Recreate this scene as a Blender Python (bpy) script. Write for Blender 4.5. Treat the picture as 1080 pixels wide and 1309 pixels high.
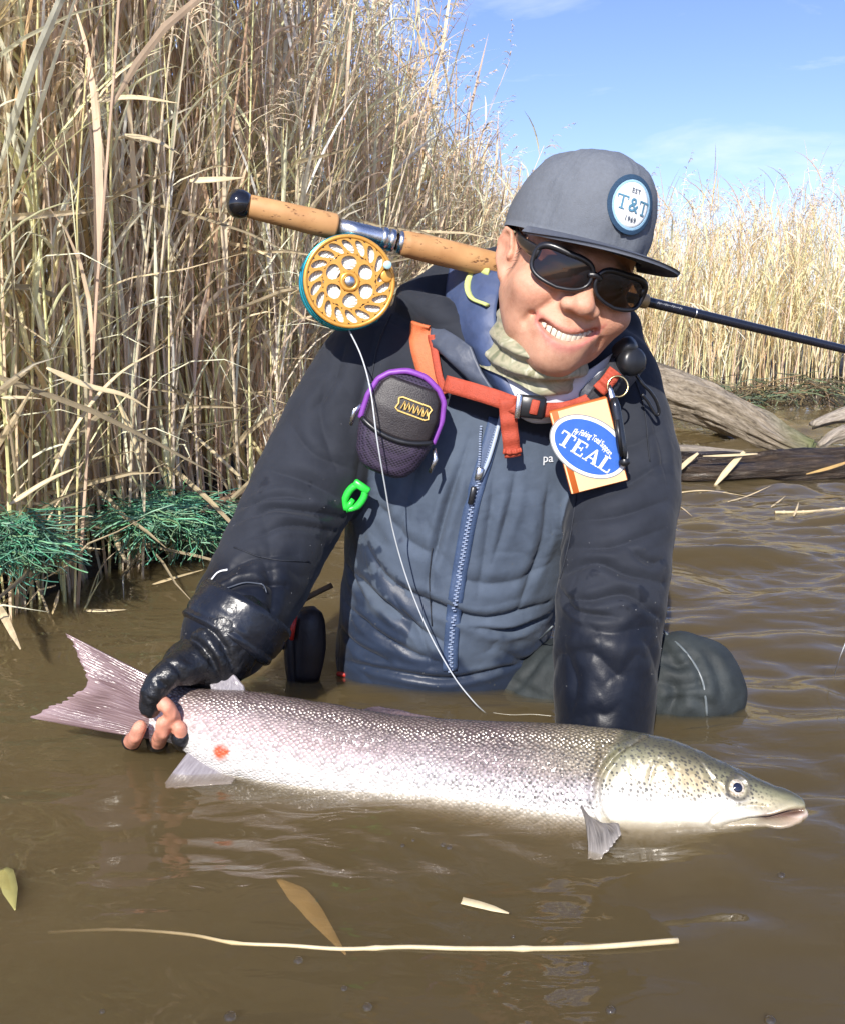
import bpy, math, random
import numpy as np
from mathutils import Vector, Matrix
from mathutils.bvhtree import BVHTree
for _o in list(bpy.data.objects): bpy.data.objects.remove(_o)
random.seed(7); RNG = np.random.default_rng(7)
SC = bpy.context.scene; COL = SC.collection
pi = math.pi; rad = math.radians
# ------------------------------------------------------------------ camera
FPX, CX, CY, PIT, CAMZ = 1250., 540., 654.5, rad(11.5), .515
SPI, CPI = math.sin(PIT), math.cos(PIT)
cam = bpy.data.objects.new('camera', bpy.data.cameras.new('camera')); COL.objects.link(cam)
cam.data.sensor_fit = 'VERTICAL'; cam.data.sensor_height = 24.; cam.data.lens = 24.*FPX/1309.
cam.location = (0, 0, CAMZ); cam.rotation_euler = (pi/2-PIT, 0, 0)
cam.data.clip_start = .02; cam.data.clip_end = 3000
SC.camera = cam
# ------------------------------------------------------------------ sky, sun, exposure
TOSUN = Vector((-.21, -.83, .60)).normalized()
ELEV = math.asin(TOSUN.z); AZ = math.atan2(TOSUN.x, TOSUN.y)
W = bpy.data.worlds.new('World'); SC.world = W; W.use_nodes = True
wt = W.node_tree; wt.nodes.clear()
def nd(nt, t, props=None, **inp):
    n = nt.nodes.new(t)
    for k, v in (props or {}).items(): setattr(n, k, v)
    for k, v in inp.items():
        s = n.inputs[int(k[1:])] if k[0] == 'i' and k[1:].isdigit() else n.inputs[k.replace('_', ' ')]
        if isinstance(v, bpy.types.NodeSocket): nt.links.new(v, s)
        elif isinstance(v, bpy.types.Node): nt.links.new(v.outputs[0], s)
        else:
            if isinstance(v, tuple) and len(v) == 3 and s.type == 'RGBA': v = v+(1,)
            s.default_value = v
    return n
def ramp(nt, fac, stops, interp='LINEAR'):
    n = nd(nt, 'ShaderNodeValToRGB', Fac=fac); cr = n.color_ramp; cr.interpolation = interp
    while len(cr.elements) < len(stops): cr.elements.new(.5)
    for e, (p, c) in zip(cr.elements, stops):
        e.position = p; e.color = (c if isinstance(c, tuple) else (c, c, c))+((1,) if not isinstance(c, tuple) or len(c) == 3 else ())
    return n
def mth(nt, op, a, b=0., clamp=False):
    return nd(nt, 'ShaderNodeMath', {'operation': op, 'use_clamp': clamp}, i0=a, i1=b)
def mixc(nt, fac, a, b, blend='MIX'):
    n = nd(nt, 'ShaderNodeMix', {'data_type': 'RGBA', 'blend_type': blend})
    for i, v in ((0, fac), (6, a), (7, b)):
        if isinstance(v, bpy.types.Node): nt.links.new(v.outputs[0], n.inputs[i])
        elif isinstance(v, bpy.types.NodeSocket): nt.links.new(v, n.inputs[i])
        else: n.inputs[i].default_value = v if i == 0 else tuple(v)+(1,)
    return n.outputs[2]
sky = nd(wt, 'ShaderNodeTexSky', {'sky_type': 'NISHITA', 'sun_disc': False, 'sun_elevation': ELEV, 'sun_rotation': AZ,
                                  'air_density': 1.0, 'dust_density': .35, 'ozone_density': 5.0, 'altitude': 0.})
tc = nd(wt, 'ShaderNodeTexCoord')
mp = nd(wt, 'ShaderNodeMapping', Vector=tc.outputs['Generated'], Scale=(1.5, 1.5, 7.), Rotation=(0, .12, 0))
cl = nd(wt, 'ShaderNodeTexNoise', Vector=mp.outputs[0], Scale=2.2, Detail=7., Roughness=.6, Distortion=.5)
cf = ramp(wt, cl.outputs[0], [(.53, 0.), (.8, .55)])
skt = mixc(wt, 1., sky.outputs[0], (.98, .87, 1.04), 'MULTIPLY'); skc = mixc(wt, cf, skt, (7., 7.3, 7.8))
bg = nd(wt, 'ShaderNodeBackground', Color=skc, Strength=.118)
wo = nd(wt, 'ShaderNodeOutputWorld', Surface=bg)
sl = bpy.data.lights.new('sun', 'SUN'); sun = bpy.data.objects.new('sun', sl); COL.objects.link(sun)
sl.energy = 4.6; sl.angle = rad(.53); sl.color = (1, .945, .86)
sun.rotation_euler = TOSUN.to_track_quat('Z', 'Y').to_euler()
vs = SC.view_settings; vs.view_transform = 'Standard'; vs.look = 'None'; vs.gamma = 1; vs.exposure = .62
cy = SC.cycles; cy.use_denoising = True; cy.max_bounces = 8; cy.transparent_max_bounces = 16; cy.volume_bounces = 2
cy.caustics_reflective = False; cy.caustics_refractive = False; cy.sample_clamp_indirect = 6
try: cy.denoiser = 'OPENIMAGEDENOISE'
except Exception: pass
# ------------------------------------------------------------------ pixel <-> place helpers (photograph 1080 x 1309)
def ray(px, py):
    u = (px-CX)/FPX; v = (py-CY)/FPX
    return np.array([u, CPI-v*SPI, -SPI-v*CPI])
def P(px, py, Y):
    d = ray(px, py); return np.array([0, 0, CAMZ])+d*(Y/d[1])
def WP(px, py, z=0.):
    d = ray(px, py); return np.array([0, 0, CAMZ])+d*((z-CAMZ)/d[2])
def mpp(py, Y): return Y/ray(540, py)[1]/FPX        # metres per photo pixel there
# ------------------------------------------------------------------ mesh helpers
def link(o, parent=None):
    COL.objects.link(o)
    if parent is not None: o.parent = parent
    return o
def mesh(name, V, F, mat=None, parent=None, smooth=True, attrs=None, uv=None):
    V = np.asarray(V, np.float32).reshape(-1, 3); me = bpy.data.meshes.new(name)
    if isinstance(F, np.ndarray): groups = [F]
    else:
        groups = []
        for k in (3, 4):
            g = [f for f in F if len(f) == k]
            if g: groups.append(np.array(g))
        rest = [f for f in F if len(f) > 4]
        if rest:
            me.from_pydata([tuple(v) for v in V], [], [tuple(int(i) for i in f) for f in F]); groups = None
    if groups is not None:
        nl = sum(g.size for g in groups); npoly = sum(len(g) for g in groups)
        me.vertices.add(len(V)); me.vertices.foreach_set('co', V.ravel())
        me.loops.add(nl); me.polygons.add(npoly)
        me.loops.foreach_set('vertex_index', np.concatenate([g.ravel() for g in groups]).astype(np.int32))
        tot = np.concatenate([np.full(len(g), g.shape[1], np.int32) for g in groups])
        st = np.concatenate([[0], np.cumsum(tot)[:-1]]).astype(np.int32)
        me.polygons.foreach_set('loop_start', st)
        me.update(calc_edges=True)
    me.polygons.foreach_set('use_smooth', np.full(len(me.polygons), smooth, bool))
    for k, a in (attrs or {}).items():
        a = np.asarray(a, np.float32)
        if a.ndim == 1:
            at = me.attributes.new(k, 'FLOAT', 'POINT'); at.data.foreach_set('value', a)
        else:
            if a.shape[1] == 3: a = np.c_[a, np.ones(len(a), np.float32)]
            at = me.attributes.new(k, 'FLOAT_COLOR', 'POINT'); at.data.foreach_set('color', a.astype(np.float32).ravel())
    if uv is not None:
        uvl = me.uv_layers.new(name='UVMap'); li = np.empty(len(me.loops), np.int32); me.loops.foreach_get('vertex_index', li)
        uvl.data.foreach_set('uv', np.asarray(uv, np.float32)[li].ravel())
    me.validate(); me.update()
    if mat is not None: me.materials.append(mat)
    return link(bpy.data.objects.new(name, me), parent)
def tag(o, label=None, cat=None, group=None, kind=None):
    for k, v in (('label', label), ('category', cat), ('group', group), ('kind', kind)):
        if v: o[k] = v
    return o
def thing(name, label, cat, loc=(0, 0, 0), group=None):
    o = bpy.data.objects.new(name, None); o.empty_display_size = .05; o.location = [float(x) for x in loc]; COL.objects.link(o)
    bpy.context.view_layer.update() if False else None
    return tag(o, label, cat, group)
def part(name, V, F, mat, th, **kw):             # V in world space, parented under th (which only has a location)
    off = np.zeros(3); p = th
    while p is not None: off += np.array(p.location); p = p.parent
    return mesh(name, np.asarray(V)-off, F, mat, th, **kw)
def cat_(*vf):                                    # concatenate (V,F) pairs
    VV, FF, n = [], [], 0
    for V, F in vf:
        VV.append(np.asarray(V)); FF += [tuple(int(i)+n for i in f) for f in F]; n += len(V)
    return np.concatenate(VV), FF
def nrm(v): v = np.asarray(v, float); return v/(np.linalg.norm(v, axis=-1, keepdims=True)+1e-12)
def spline(pts, n):                               # Catmull-Rom resample (any dims), n points, roughly by arc length
    p = np.asarray(pts, float); q = np.vstack([2*p[0]-p[1], p, 2*p[-1]-p[-2]]); out = []
    m = max(4, int(6*n/len(p))+2)
    for i in range(1, len(q)-2):
        t = np.linspace(0, 1, m, endpoint=False)[:, None]
        out.append(.5*((2*q[i])+(-q[i-1]+q[i+1])*t+(2*q[i-1]-5*q[i]+4*q[i+1]-q[i+2])*t**2+(-q[i-1]+3*q[i]-3*q[i+1]+q[i+2])*t**3))
    out.append(p[-1:]); o = np.concatenate(out); k = min(3, o.shape[1])
    L = np.r_[0, np.cumsum(np.linalg.norm(np.diff(o[:, :k], axis=0), axis=1))]; s = np.linspace(0, L[-1], n)
    return np.stack([np.interp(s, L, o[:, j]) for j in range(o.shape[1])], 1)
def frames(p):
    t = nrm(np.gradient(p, axis=0)); u = np.zeros_like(p)
    a = np.array([0, 0, 1.]) if abs(t[0][2]) < .9 else np.array([1., 0, 0])
    u[0] = nrm(a-t[0]*a.dot(t[0]))
    for i in range(1, len(p)): u[i] = nrm(u[i-1]-t[i]*u[i-1].dot(t[i]))
    return t, u, np.cross(t, u)
def tube(p, r, n=8, cap=True, flat=1.):
    p = np.asarray(p, float); m = len(p); r = np.broadcast_to(np.asarray(r, float), (m,)); t, u, w = frames(p)
    a = np.linspace(0, 2*pi, n, endpoint=False)
    V = (p[:, None]+r[:, None, None]*(np.cos(a)[None, :, None]*u[:, None]+flat*np.sin(a)[None, :, None]*w[:, None])).reshape(-1, 3)
    F = [(i*n+j, i*n+(j+1) % n, (i+1)*n+(j+1) % n, (i+1)*n+j) for i in range(m-1) for j in range(n)]
    if cap:
        V = np.vstack([V, p[0], p[-1]]); b = m*n
        F += [(b, (j+1) % n, j) for j in range(n)]+[(b+1, (m-1)*n+j, (m-1)*n+(j+1) % n) for j in range(n)]
    return V, F
def lathe(prof, axis0, axis1, n=24):              # prof: (dist along axis, radius) ; axis0->direction axis1
    a0 = np.asarray(axis0, float); t = nrm(np.asarray(axis1, float)); a = np.array([0, 0, 1.]) if abs(t[2]) < .9 else np.array([1., 0, 0])
    u = nrm(a-t*a.dot(t)); w = np.cross(t, u); an = np.linspace(0, 2*pi, n, endpoint=False); V = []; F = []
    for h, r in prof: V.append(a0+t*h+r*(np.cos(an)[:, None]*u+np.sin(an)[:, None]*w))
    m = len(prof)
    F = [(i*n+j, i*n+(j+1) % n, (i+1)*n+(j+1) % n, (i+1)*n+j) for i in range(m-1) for j in range(n)]
    return np.concatenate(V), F
def gridF(m, n, wrap=False):
    i, j = np.meshgrid(np.arange(m-1), np.arange(n if wrap else n-1), indexing='ij'); j2 = (j+1) % n
    return np.stack([i*n+j, i*n+j2, (i+1)*n+j2, (i+1)*n+j], -1).reshape(-1, 4)
def thick(V, F, t, m, n):                         # give a grid patch (m x n) a real thickness
    N = vnorm(V, F); V2 = V-N*t; k = len(V); F = [tuple(f) for f in F]
    F2 = [tuple(x+k for x in f[::-1]) for f in F]; rim = []
    b = [i for i in range(n)]+[i*n+n-1 for i in range(1, m)]+[(m-1)*n+j for j in range(n-2, -1, -1)]+[i*n for i in range(m-2, 0, -1)]
    for a, c in zip(b, b[1:]+b[:1]): rim.append((c, a, a+k, c+k))
    return np.vstack([V, V2]), F+F2+rim
def vnorm(V, F):
    V = np.asarray(V, float); N = np.zeros_like(V); F = np.asarray(F)
    fn = np.cross(V[F[:, 2]]-V[F[:, 0]], V[F[:, 3 if F.shape[1] > 3 else 1]]-V[F[:, 1 if F.shape[1] > 3 else 0]])
    for k in range(F.shape[1]):
        for c in range(3): N[:, c] += np.bincount(F[:, k], fn[:, c], len(V))
    return nrm(N)
def smoothV(V, F, it=1, f=.5):
    F = np.asarray(F); e = np.concatenate([np.stack([F[:, k], F[:, (k+1) % F.shape[1]]], 1) for k in range(F.shape[1])]); e = np.vstack([e, e[:, ::-1]])
    c = np.bincount(e[:, 0], minlength=len(V))[:, None]+1e-9
    for _ in range(it):
        A = np.stack([np.bincount(e[:, 0], V[e[:, 1], k], len(V)) for k in range(V.shape[1])], 1)/c
        V = V+(A-V)*f
    return V
def largest(V, F):                                # keep only the biggest connected piece
    F = np.asarray(F); lab = np.arange(len(V)); e = np.concatenate([np.stack([F[:, k], F[:, (k+1) % F.shape[1]]], 1) for k in range(F.shape[1])])
    while True:
        old = lab.copy(); m = np.minimum(lab[e[:, 0]], lab[e[:, 1]]); np.minimum.at(lab, e[:, 0], m); np.minimum.at(lab, e[:, 1], m); np.minimum.at(lab, old, lab); lab = lab[lab]; lab = lab[lab]
        if (lab == old).all(): break
    big = np.bincount(lab).argmax(); keep = lab == big; idx = np.cumsum(keep)-1; return V[keep], idx[F[keep[F[:, 0]]]]
def subdiv(V, F):                                 # each quad into four, then relaxed
    F = np.asarray(F); n = len(V); e = np.sort(np.concatenate([F[:, [0, 1]], F[:, [1, 2]], F[:, [2, 3]], F[:, [3, 0]]]), 1); key = e[:, 0].astype(np.int64)*n+e[:, 1]
    uq, inv = np.unique(key, return_inverse=True); ea, eb = uq//n, uq % n; k = len(F); E_ = inv.reshape(4, k).T+n; C_ = np.arange(k)+n+len(uq)
    V2 = np.vstack([V, (V[ea]+V[eb])/2, V[F].mean(1)]); F2 = np.concatenate([np.stack([F[:, i], E_[:, i], C_, E_[:, (i+3) % 4]], 1) for i in range(4)]); return V2, F2
def patch(ctrl, m, n, t=.003, px=True):           # ctrl: rows x cols of (px,py,Y) -> thick Catmull surface
    c = np.array([[P(*q) if px else q for q in row] for row in ctrl], float)
    A = np.stack([spline(r, n) for r in c]); B = np.stack([spline(A[:, j], m) for j in range(n)], 1).reshape(-1, 3)
    F = gridF(m, n)
    return thick(B, F, t, m, n)
def box(c, s, R=None, bev=0.):
    c = np.asarray(c, float); s = np.asarray(s, float)/2
    if bev <= 0:
        v = np.array([[x, y, z] for x in (-1, 1) for y in (-1, 1) for z in (-1, 1)])*s
        F = [(0, 1, 3, 2), (4, 6, 7, 5), (0, 4, 5, 1), (2, 3, 7, 6), (0, 2, 6, 4), (1, 5, 7, 3)]
    else:
        b = bev; v = []; 
        for x in (-1, 1):
            for y in (-1, 1):
                for z in (-1, 1):
                    q = np.array([x, y, z]); 
                    for ax in range(3):
                        e = q*(s-b); e[ax] = q[ax]*s[ax]; v.append(e)
        v = np.array(v); id_ = lambda x, y, z, ax: ((x*2+y)*2+z)*3+ax
        F = []
        for ax in range(3):
            o1, o2 = (ax+1) % 3, (ax+2) % 3
            for sg in (0, 1):
                q = []
                for a, d in ((0, 0), (1, 0), (1, 1), (0, 1)):
                    k = [0, 0, 0]; k[ax] = sg; k[o1] = a; k[o2] = d; q.append(id_(*k, ax))
                F.append(tuple(q if sg else q[::-1]))
        for ax in range(3):
            o1, o2 = (ax+1) % 3, (ax+2) % 3
            for a in (0, 1):
                for d in (0, 1):
                    k0 = [0, 0, 0]; k0[o1] = a; k0[o2] = d; k1 = list(k0); k1[ax] = 1
                    q = (id_(*k0, o1), id_(*k1, o1), id_(*k1, o2), id_(*k0, o2)); F.append(q if a != d else q[::-1])
        for x in (0, 1):
            for y in (0, 1):
                for z in (0, 1):
                    q = tuple(id_(x, y, z, ax) for ax in range(3)); F.append(q if (x+y+z) % 2 else q[::-1])
    if R is not None: v = v@np.asarray(R).T
    return v+c, F
# ------------------------------------------------------------------ noise
def _h(i, j, k, s):
    n = (i.astype(np.int64)*374761393+j.astype(np.int64)*668265263+k.astype(np.int64)*2147483647+s*1274126177) & 0xffffffff
    n = ((n ^ (n >> 13))*1274126177) & 0xffffffff
    return ((n ^ (n >> 16)) & 0xffff)/32767.5-1.
def noise(p, s=0):                                # value noise, -1..1
    p = np.asarray(p, float); i = np.floor(p).astype(np.int64); f = p-i; f = f*f*f*(f*(f*6-15)+10); r = 0
    for a in (0, 1):
        for b in (0, 1):
            for c in (0, 1):
                w = (f[:, 0] if a else 1-f[:, 0])*(f[:, 1] if b else 1-f[:, 1])*(f[:, 2] if c else 1-f[:, 2])
                r = r+w*_h(i[:, 0]+a, i[:, 1]+b, i[:, 2]+c, s)
    return r
def fbm(p, o=4, s=0, g=.5):
    r = 0; a = 1; p = np.asarray(p, float)
    for k in range(o): r = r+a*noise(p*2**k, s+k*17); a *= g
    return r
# ------------------------------------------------------------------ signed distance sculpting
class SDF:
    def __init__(s, lo, hi, h):
        s.lo = np.array(lo, float); s.h = h; s.n = np.ceil((np.array(hi)-s.lo)/h).astype(int)+1
        s.ax = [(s.lo[i]+h*np.arange(s.n[i])).astype(np.float32) for i in range(3)]
        s.V = np.full(s.n, .05, np.float32)
    def sub(s, lo, hi):
        a = np.clip(np.floor((np.array(lo)-s.lo)/s.h).astype(int), 0, s.n); b = np.clip(np.ceil((np.array(hi)-s.lo)/s.h).astype(int)+1, 0, s.n)
        sl_ = tuple(slice(x, y) for x, y in zip(a, b))
        X, Y, Z = s.ax[0][sl_[0]][:, None, None], s.ax[1][sl_[1]][None, :, None], s.ax[2][sl_[2]][None, None, :]
        return sl_, X, Y, Z
    def put(s, sl_, d, k, op):
        A = s.V[sl_]
        if op == '-': d = -d
        if k > 0:
            if op == '+': h = np.clip(.5+.5*(d-A)/k, 0, 1); s.V[sl_] = d+(A-d)*h-k*h*(1-h)
            else: h = np.clip(.5-.5*(d-A)/k, 0, 1); s.V[sl_] = d+(A-d)*h+k*h*(1-h)
        else: s.V[sl_] = np.minimum(A, d) if op == '+' else np.maximum(A, d)
    def ell(s, c, r, k=.01, op='+', R=None):
        c = np.array(c, np.float32); r = np.array(r, np.float32); m = max(r)+max(k, .004)*2+.03*(op == '+')
        sl_, X, Y, Z = s.sub(c-m, c+m); x, y, z = X-c[0], Y-c[1], Z-c[2]
        if R is not None:
            R = np.asarray(R, np.float32).T
            x, y, z = R[0, 0]*x+R[0, 1]*y+R[0, 2]*z, R[1, 0]*x+R[1, 1]*y+R[1, 2]*z, R[2, 0]*x+R[2, 1]*y+R[2, 2]*z
        k0 = np.sqrt((x/r[0])**2+(y/r[1])**2+(z/r[2])**2); k1 = np.sqrt((x/r[0]**2)**2+(y/r[1]**2)**2+(z/r[2]**2)**2)+1e-9
        s.put(sl_, k0*(k0-1)/k1, k, op)
    def seg(s, X, Y, Z, a, b):
        ba = b-a; x, y, z = X-a[0], Y-a[1], Z-a[2]; t = np.clip((x*ba[0]+y*ba[1]+z*ba[2])/(ba.dot(ba)+1e-12), 0, 1)
        return x-ba[0]*t, y-ba[1]*t, z-ba[2]*t, t
    def tube(s, pts, r, k=.01, op='+', axis=None, ratio=1., inner=0.):
        pts = np.asarray(pts, np.float32); r = np.broadcast_to(np.asarray(r, np.float32), (len(pts),)); rt = np.broadcast_to(np.asarray(ratio, np.float32), (len(pts),))
        m = max(r)+2*max(k, .004)+.03*(op == '+'); sl_, X, Y, Z = s.sub(pts.min(0)-m, pts.max(0)+m); D = None
        for i in range(len(pts)-1):
            x, y, z, t = s.seg(X, Y, Z, pts[i], pts[i+1]); q = x*x+y*y+z*z; R_ = r[i]+(r[i+1]-r[i])*t
            if axis is not None:
                ax_ = nrm(axis); ra = rt[i]+(rt[i+1]-rt[i])*t; q = q+(ra*ra-1)*(x*ax_[0]+y*ax_[1]+z*ax_[2])**2
            d = np.sqrt(q)-R_
            if D is None: D = d
            elif inner > 0: h = np.clip(.5+.5*(d-D)/inner, 0, 1); D = d+(D-d)*h-inner*h*(1-h)
            else: D = np.minimum(D, d)
        s.put(sl_, D.astype(np.float32), k, op)
    def crease(s, pts, w, a):                     # a>0 carves, a<0 raises, along a polyline
        pts = np.asarray(pts, np.float32); m = 3*w; sl_, X, Y, Z = s.sub(pts.min(0)-m, pts.max(0)+m); D = None
        for i in range(len(pts)-1):
            x, y, z, t = s.seg(X, Y, Z, pts[i], pts[i+1]); q = x*x+y*y+z*z; D = q if D is None else np.minimum(D, q)
        s.V[sl_] += (a*np.exp(-D/(w*w))).astype(np.float32)
    def mesh(s):
        V = s.V
        for a_ in range(3):
            for e_ in (0, -1): sl_ = [slice(None)]*3; sl_[a_] = e_; V[tuple(sl_)] = np.maximum(V[tuple(sl_)], .25*s.h)
        g = V < 0; c = np.zeros(np.array(V.shape)-1, np.int8); crn = [(i, j, k) for i in (0, 1) for j in (0, 1) for k in (0, 1)]
        for i, j, k in crn: c += g[i:V.shape[0]-1+i, j:V.shape[1]-1+j, k:V.shape[2]-1+k]
        act = (c > 0) & (c < 8); idx = np.argwhere(act); acc = np.zeros((len(idx), 3)); cnt = np.zeros(len(idx))
        val = {q: V[idx[:, 0]+q[0], idx[:, 1]+q[1], idx[:, 2]+q[2]] for q in crn}
        for a in crn:
            for ax in range(3):
                if a[ax]: continue
                b = list(a); b[ax] = 1; va, vb = val[a], val[tuple(b)]; m = (va < 0) != (vb < 0)
                t = np.where(m, va/np.where(m, va-vb, 1), 0); acc[m] += np.array(a); acc[:, ax] += t*m; cnt += m
        pos = s.lo+(idx+acc/cnt[:, None])*s.h; vid = np.full(act.shape, -1); vid[act] = np.arange(len(idx)); Fs = []
        for ax in range(3):
            o1, o2 = (ax+1) % 3, (ax+2) % 3; a = np.moveaxis(g, (ax, o1, o2), (0, 1, 2)); v = np.moveaxis(vid, (ax, o1, o2), (0, 1, 2))
            e = (a[:-1] != a[1:])[:, 1:-1, 1:-1]; q = np.argwhere(e); i, j, k = q[:, 0], q[:, 1]+1, q[:, 2]+1
            f = np.stack([v[i, j-1, k-1], v[i, j, k-1], v[i, j, k], v[i, j-1, k]], 1); inn = a[i, j, k]
            f[~inn] = f[~inn][:, ::-1]; Fs.append(f)
        F = np.concatenate(Fs); return pos, F[(F >= 0).all(1)]
# ------------------------------------------------------------------ materials
def newmat(name):
    m = bpy.data.materials.new(name); m.use_nodes = True; nt = m.node_tree; b = nt.nodes['Principled BSDF']; return m, nt, b
def basic(name, col, rough=.5, var=.15, scale=40., bump=.0, metal=0., spec=.5, bscale=None, sss=0., detail=4., coat=0.):
    m, nt, b = newmat(name); t = nd(nt, 'ShaderNodeTexCoord')
    n = nd(nt, 'ShaderNodeTexNoise', Vector=t.outputs['Object'], Scale=scale, Detail=detail, Roughness=.6)
    c = ramp(nt, n.outputs[0], [(.25, tuple(x*(1-var) for x in col)), (.75, tuple(min(1, x*(1+var)) for x in col))])
    nt.links.new(c.outputs[0], b.inputs['Base Color'])
    r = nd(nt, 'ShaderNodeMapRange', Value=n.outputs[0], i3=max(.02, rough-.08), i4=min(1, rough+.08)); nt.links.new(r.outputs[0], b.inputs['Roughness'])
    b.inputs['Metallic'].default_value = metal; b.inputs['Specular IOR Level'].default_value = spec
    if coat: b.inputs['Coat Weight'].default_value = coat
    if sss: b.inputs['Subsurface Weight'].default_value = sss; b.inputs['Subsurface Radius'].default_value = (.012, .005, .003); b.inputs['Subsurface Scale'].default_value = .6
    if bump:
        n2 = nd(nt, 'ShaderNodeTexNoise', Vector=t.outputs['Object'], Scale=bscale or scale*3, Detail=3.)
        bp = nd(nt, 'ShaderNodeBump', Strength=bump, Distance=.002, Height=n2.outputs[0]); nt.links.new(bp.outputs[0], b.inputs['Normal'])
    return m
# ================================================================== THE PLACE: river, banks, reeds, logs
BANK = spline([(-1.5, -.6), (-1.16, .3), (-.96, 1.0), (-.76, 1.48), (-.63, 1.85), (-.44, 2.2), (-.2, 2.65), (.1, 3.3), (.5, 4.2), (1.0, 5.0), (1.7, 5.75), (2.6, 5.7), (3.6, 5.3), (6, 5.2), (14, 6.5), (60, 8.)], 260)
BANK = np.vstack([[-6, -8], [-2.2, -2.2], BANK])
def bank_sd(x, y):                                # + on land, - in the river
    x = np.ravel(x); y = np.ravel(y); best = np.full(len(x), 1e9); side = np.zeros(len(x))
    for a, b in zip(BANK[:-1], BANK[1:]):
        d = b-a; t = np.clip(((x-a[0])*d[0]+(y-a[1])*d[1])/d.dot(d), 0, 1); ex, ey = x-a[0]-d[0]*t, y-a[1]-d[1]*t
        q = ex*ex+ey*ey; m = q < best; best[m] = q[m]; side[m] = np.sign(d[0]*ey-d[1]*ex)[m]
    return np.sqrt(best)*side
def nonuni(fine0, fine1, step, far0, far1, grow=1.13):
    a = list(np.arange(fine0, fine1, step)); s = step
    while a[-1] < far1: s *= grow; a.append(a[-1]+s)
    s = step
    while a[0] > far0: s *= grow; a.insert(0, a[0]-s)
    return np.array(a)
# ---- ground: one sheet, river bed and banks, out to the horizon
gx = nonuni(-1.7, 3., .045, -900, 900); gy = nonuni(.2, 6.6, .045, -60, 1500)
GX, GY = np.meshgrid(gx, gy, indexing='ij'); sd = bank_sd(GX, GY)
pts = np.stack([GX.ravel(), GY.ravel(), 0*sd], 1)
near = np.clip((sd+.03)/.10, 0, 1); near = near*near*(3-2*near)
gz = -.62+.73*near+.012*fbm(pts*9, 3)*near+.05*fbm(pts*1.1, 3, 5)*np.clip(sd, 0, 1)-.25*np.clip(-sd-.1, 0, 1)
gz = np.where(GX.ravel() > .8, gz-.06*near, gz)
m_ground, nt, b = newmat('bank_soil')
t = nd(nt, 'ShaderNodeTexCoord'); n = nd(nt, 'ShaderNodeTexNoise', Vector=t.outputs['Object'], Scale=14., Detail=8., Roughness=.7)
c = ramp(nt, n.outputs[0], [(.3, (.012, .009, .006)), (.55, (.035, .026, .016)), (.75, (.10, .075, .04))])
nt.links.new(c.outputs[0], b.inputs['Base Color']); b.inputs['Roughness'].default_value = .75
bp = nd(nt, 'ShaderNodeBump', Strength=.9, Distance=.02, Height=n.outputs[0]); nt.links.new(bp.outputs[0], b.inputs['Normal'])
g = mesh('ground', np.stack([GX.ravel(), GY.ravel(), gz], 1), gridF(len(gx), len(gy))[:, ::-1], m_ground); tag(g, kind='structure')
# ---- water: closed body of murky water with a rippled surface
wx = nonuni(-1.3, 1.6, .0105, -40, 60, 1.09); wy = nonuni(.5, 2.4, .0092, -4, 16, 1.03)
WX, WY = np.meshgrid(wx, wy, indexing='ij'); q = np.stack([WX.ravel(), WY.ravel(), 0*WX.ravel()], 1)
def ripple(q):
    x, y = q[:, 0], q[:, 1]; rt = np.clip((x-.05+.35*(y-1.2))/.35, 0, 1); dist = np.clip((y-.6)/2.5, 0, 1)
    wob = .12*noise(q*np.array([2.2, 2.2, 0]), 3)
    big = noise(np.stack([x*3.2+y*.9+wob, y*8.5-x*1.2+wob*2, 0*x], 1), 11)
    mid = noise(np.stack([x*8+y*1.5, y*21-x*2.0, 0*x+.4], 1), 12)
    sml = noise(np.stack([x*22-y*4, y*48+x*5, 0*x+.7], 1), 13)
    amp = .85+1.7*rt+.5*dist
    # rings spreading from the fish
    df = np.sqrt(((x-.05)/1.25)**2+((y-.92)/.5)**2); ring = np.sin((y*1.0+.15*np.sin(x*6)+.02*mid)*130)*np.exp(-((y-.86)/.07)**2)*np.exp(-((x+.06)/.22)**2)
    r2 = np.hypot((x-.39), (y-.90)); ring2 = np.sin(r2*105+1.5*big)*np.exp(-((r2-.12)/.10)**2)
    return amp*((.0070*big+.0040*mid+.0011*sml))+.0011*ring+.0010*ring2
wz = ripple(q); k = len(wy); Vt = np.stack([q[:, 0], q[:, 1], wz], 1)
nx_, ny_ = len(wx), len(wy); Ft = gridF(nx_, ny_)[:, ::-1]
brim_ = [i*ny_ for i in range(nx_)]+[(nx_-1)*ny_+j for j in range(1, ny_)]+[i*ny_+ny_-1 for i in range(nx_-2, -1, -1)]+[j for j in range(ny_-2, 0, -1)]
Vb = Vt[brim_].copy(); Vb[:, 2] = -1.05; nb = len(brim_); n0 = len(Vt)
cen = np.array([[0, 2, -1.05]]); Vw = np.vstack([Vt, Vb, cen])
Fw = [np.array([(brim_[(i+1) % nb], brim_[i], n0+i, n0+(i+1) % nb) for i in range(nb)])[:, ::-1], ]
Ftri = np.array([(n0+nb, n0+(i+1) % nb, n0+i) for i in range(nb)])[:, ::-1]
m_water, nt, b = newmat('river_water'); nt.nodes.remove(b); out = nt.nodes['Material Output']
t = nd(nt, 'ShaderNodeTexCoord'); mp = nd(nt, 'ShaderNodeMapping', Vector=t.outputs['Object'], Scale=(14., 34., 14.), Rotation=(0, 0, .12))
n1 = nd(nt, 'ShaderNodeTexNoise', Vector=mp.outputs[0], Scale=1., Detail=2.5, Roughness=.5, Distortion=.6)
mp2 = nd(nt, 'ShaderNodeMapping', Vector=t.outputs['Object'], Scale=(3., 5., 3.)); n2 = nd(nt, 'ShaderNodeTexNoise', Vector=mp2.outputs[0], Scale=1., Detail=1.)
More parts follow.
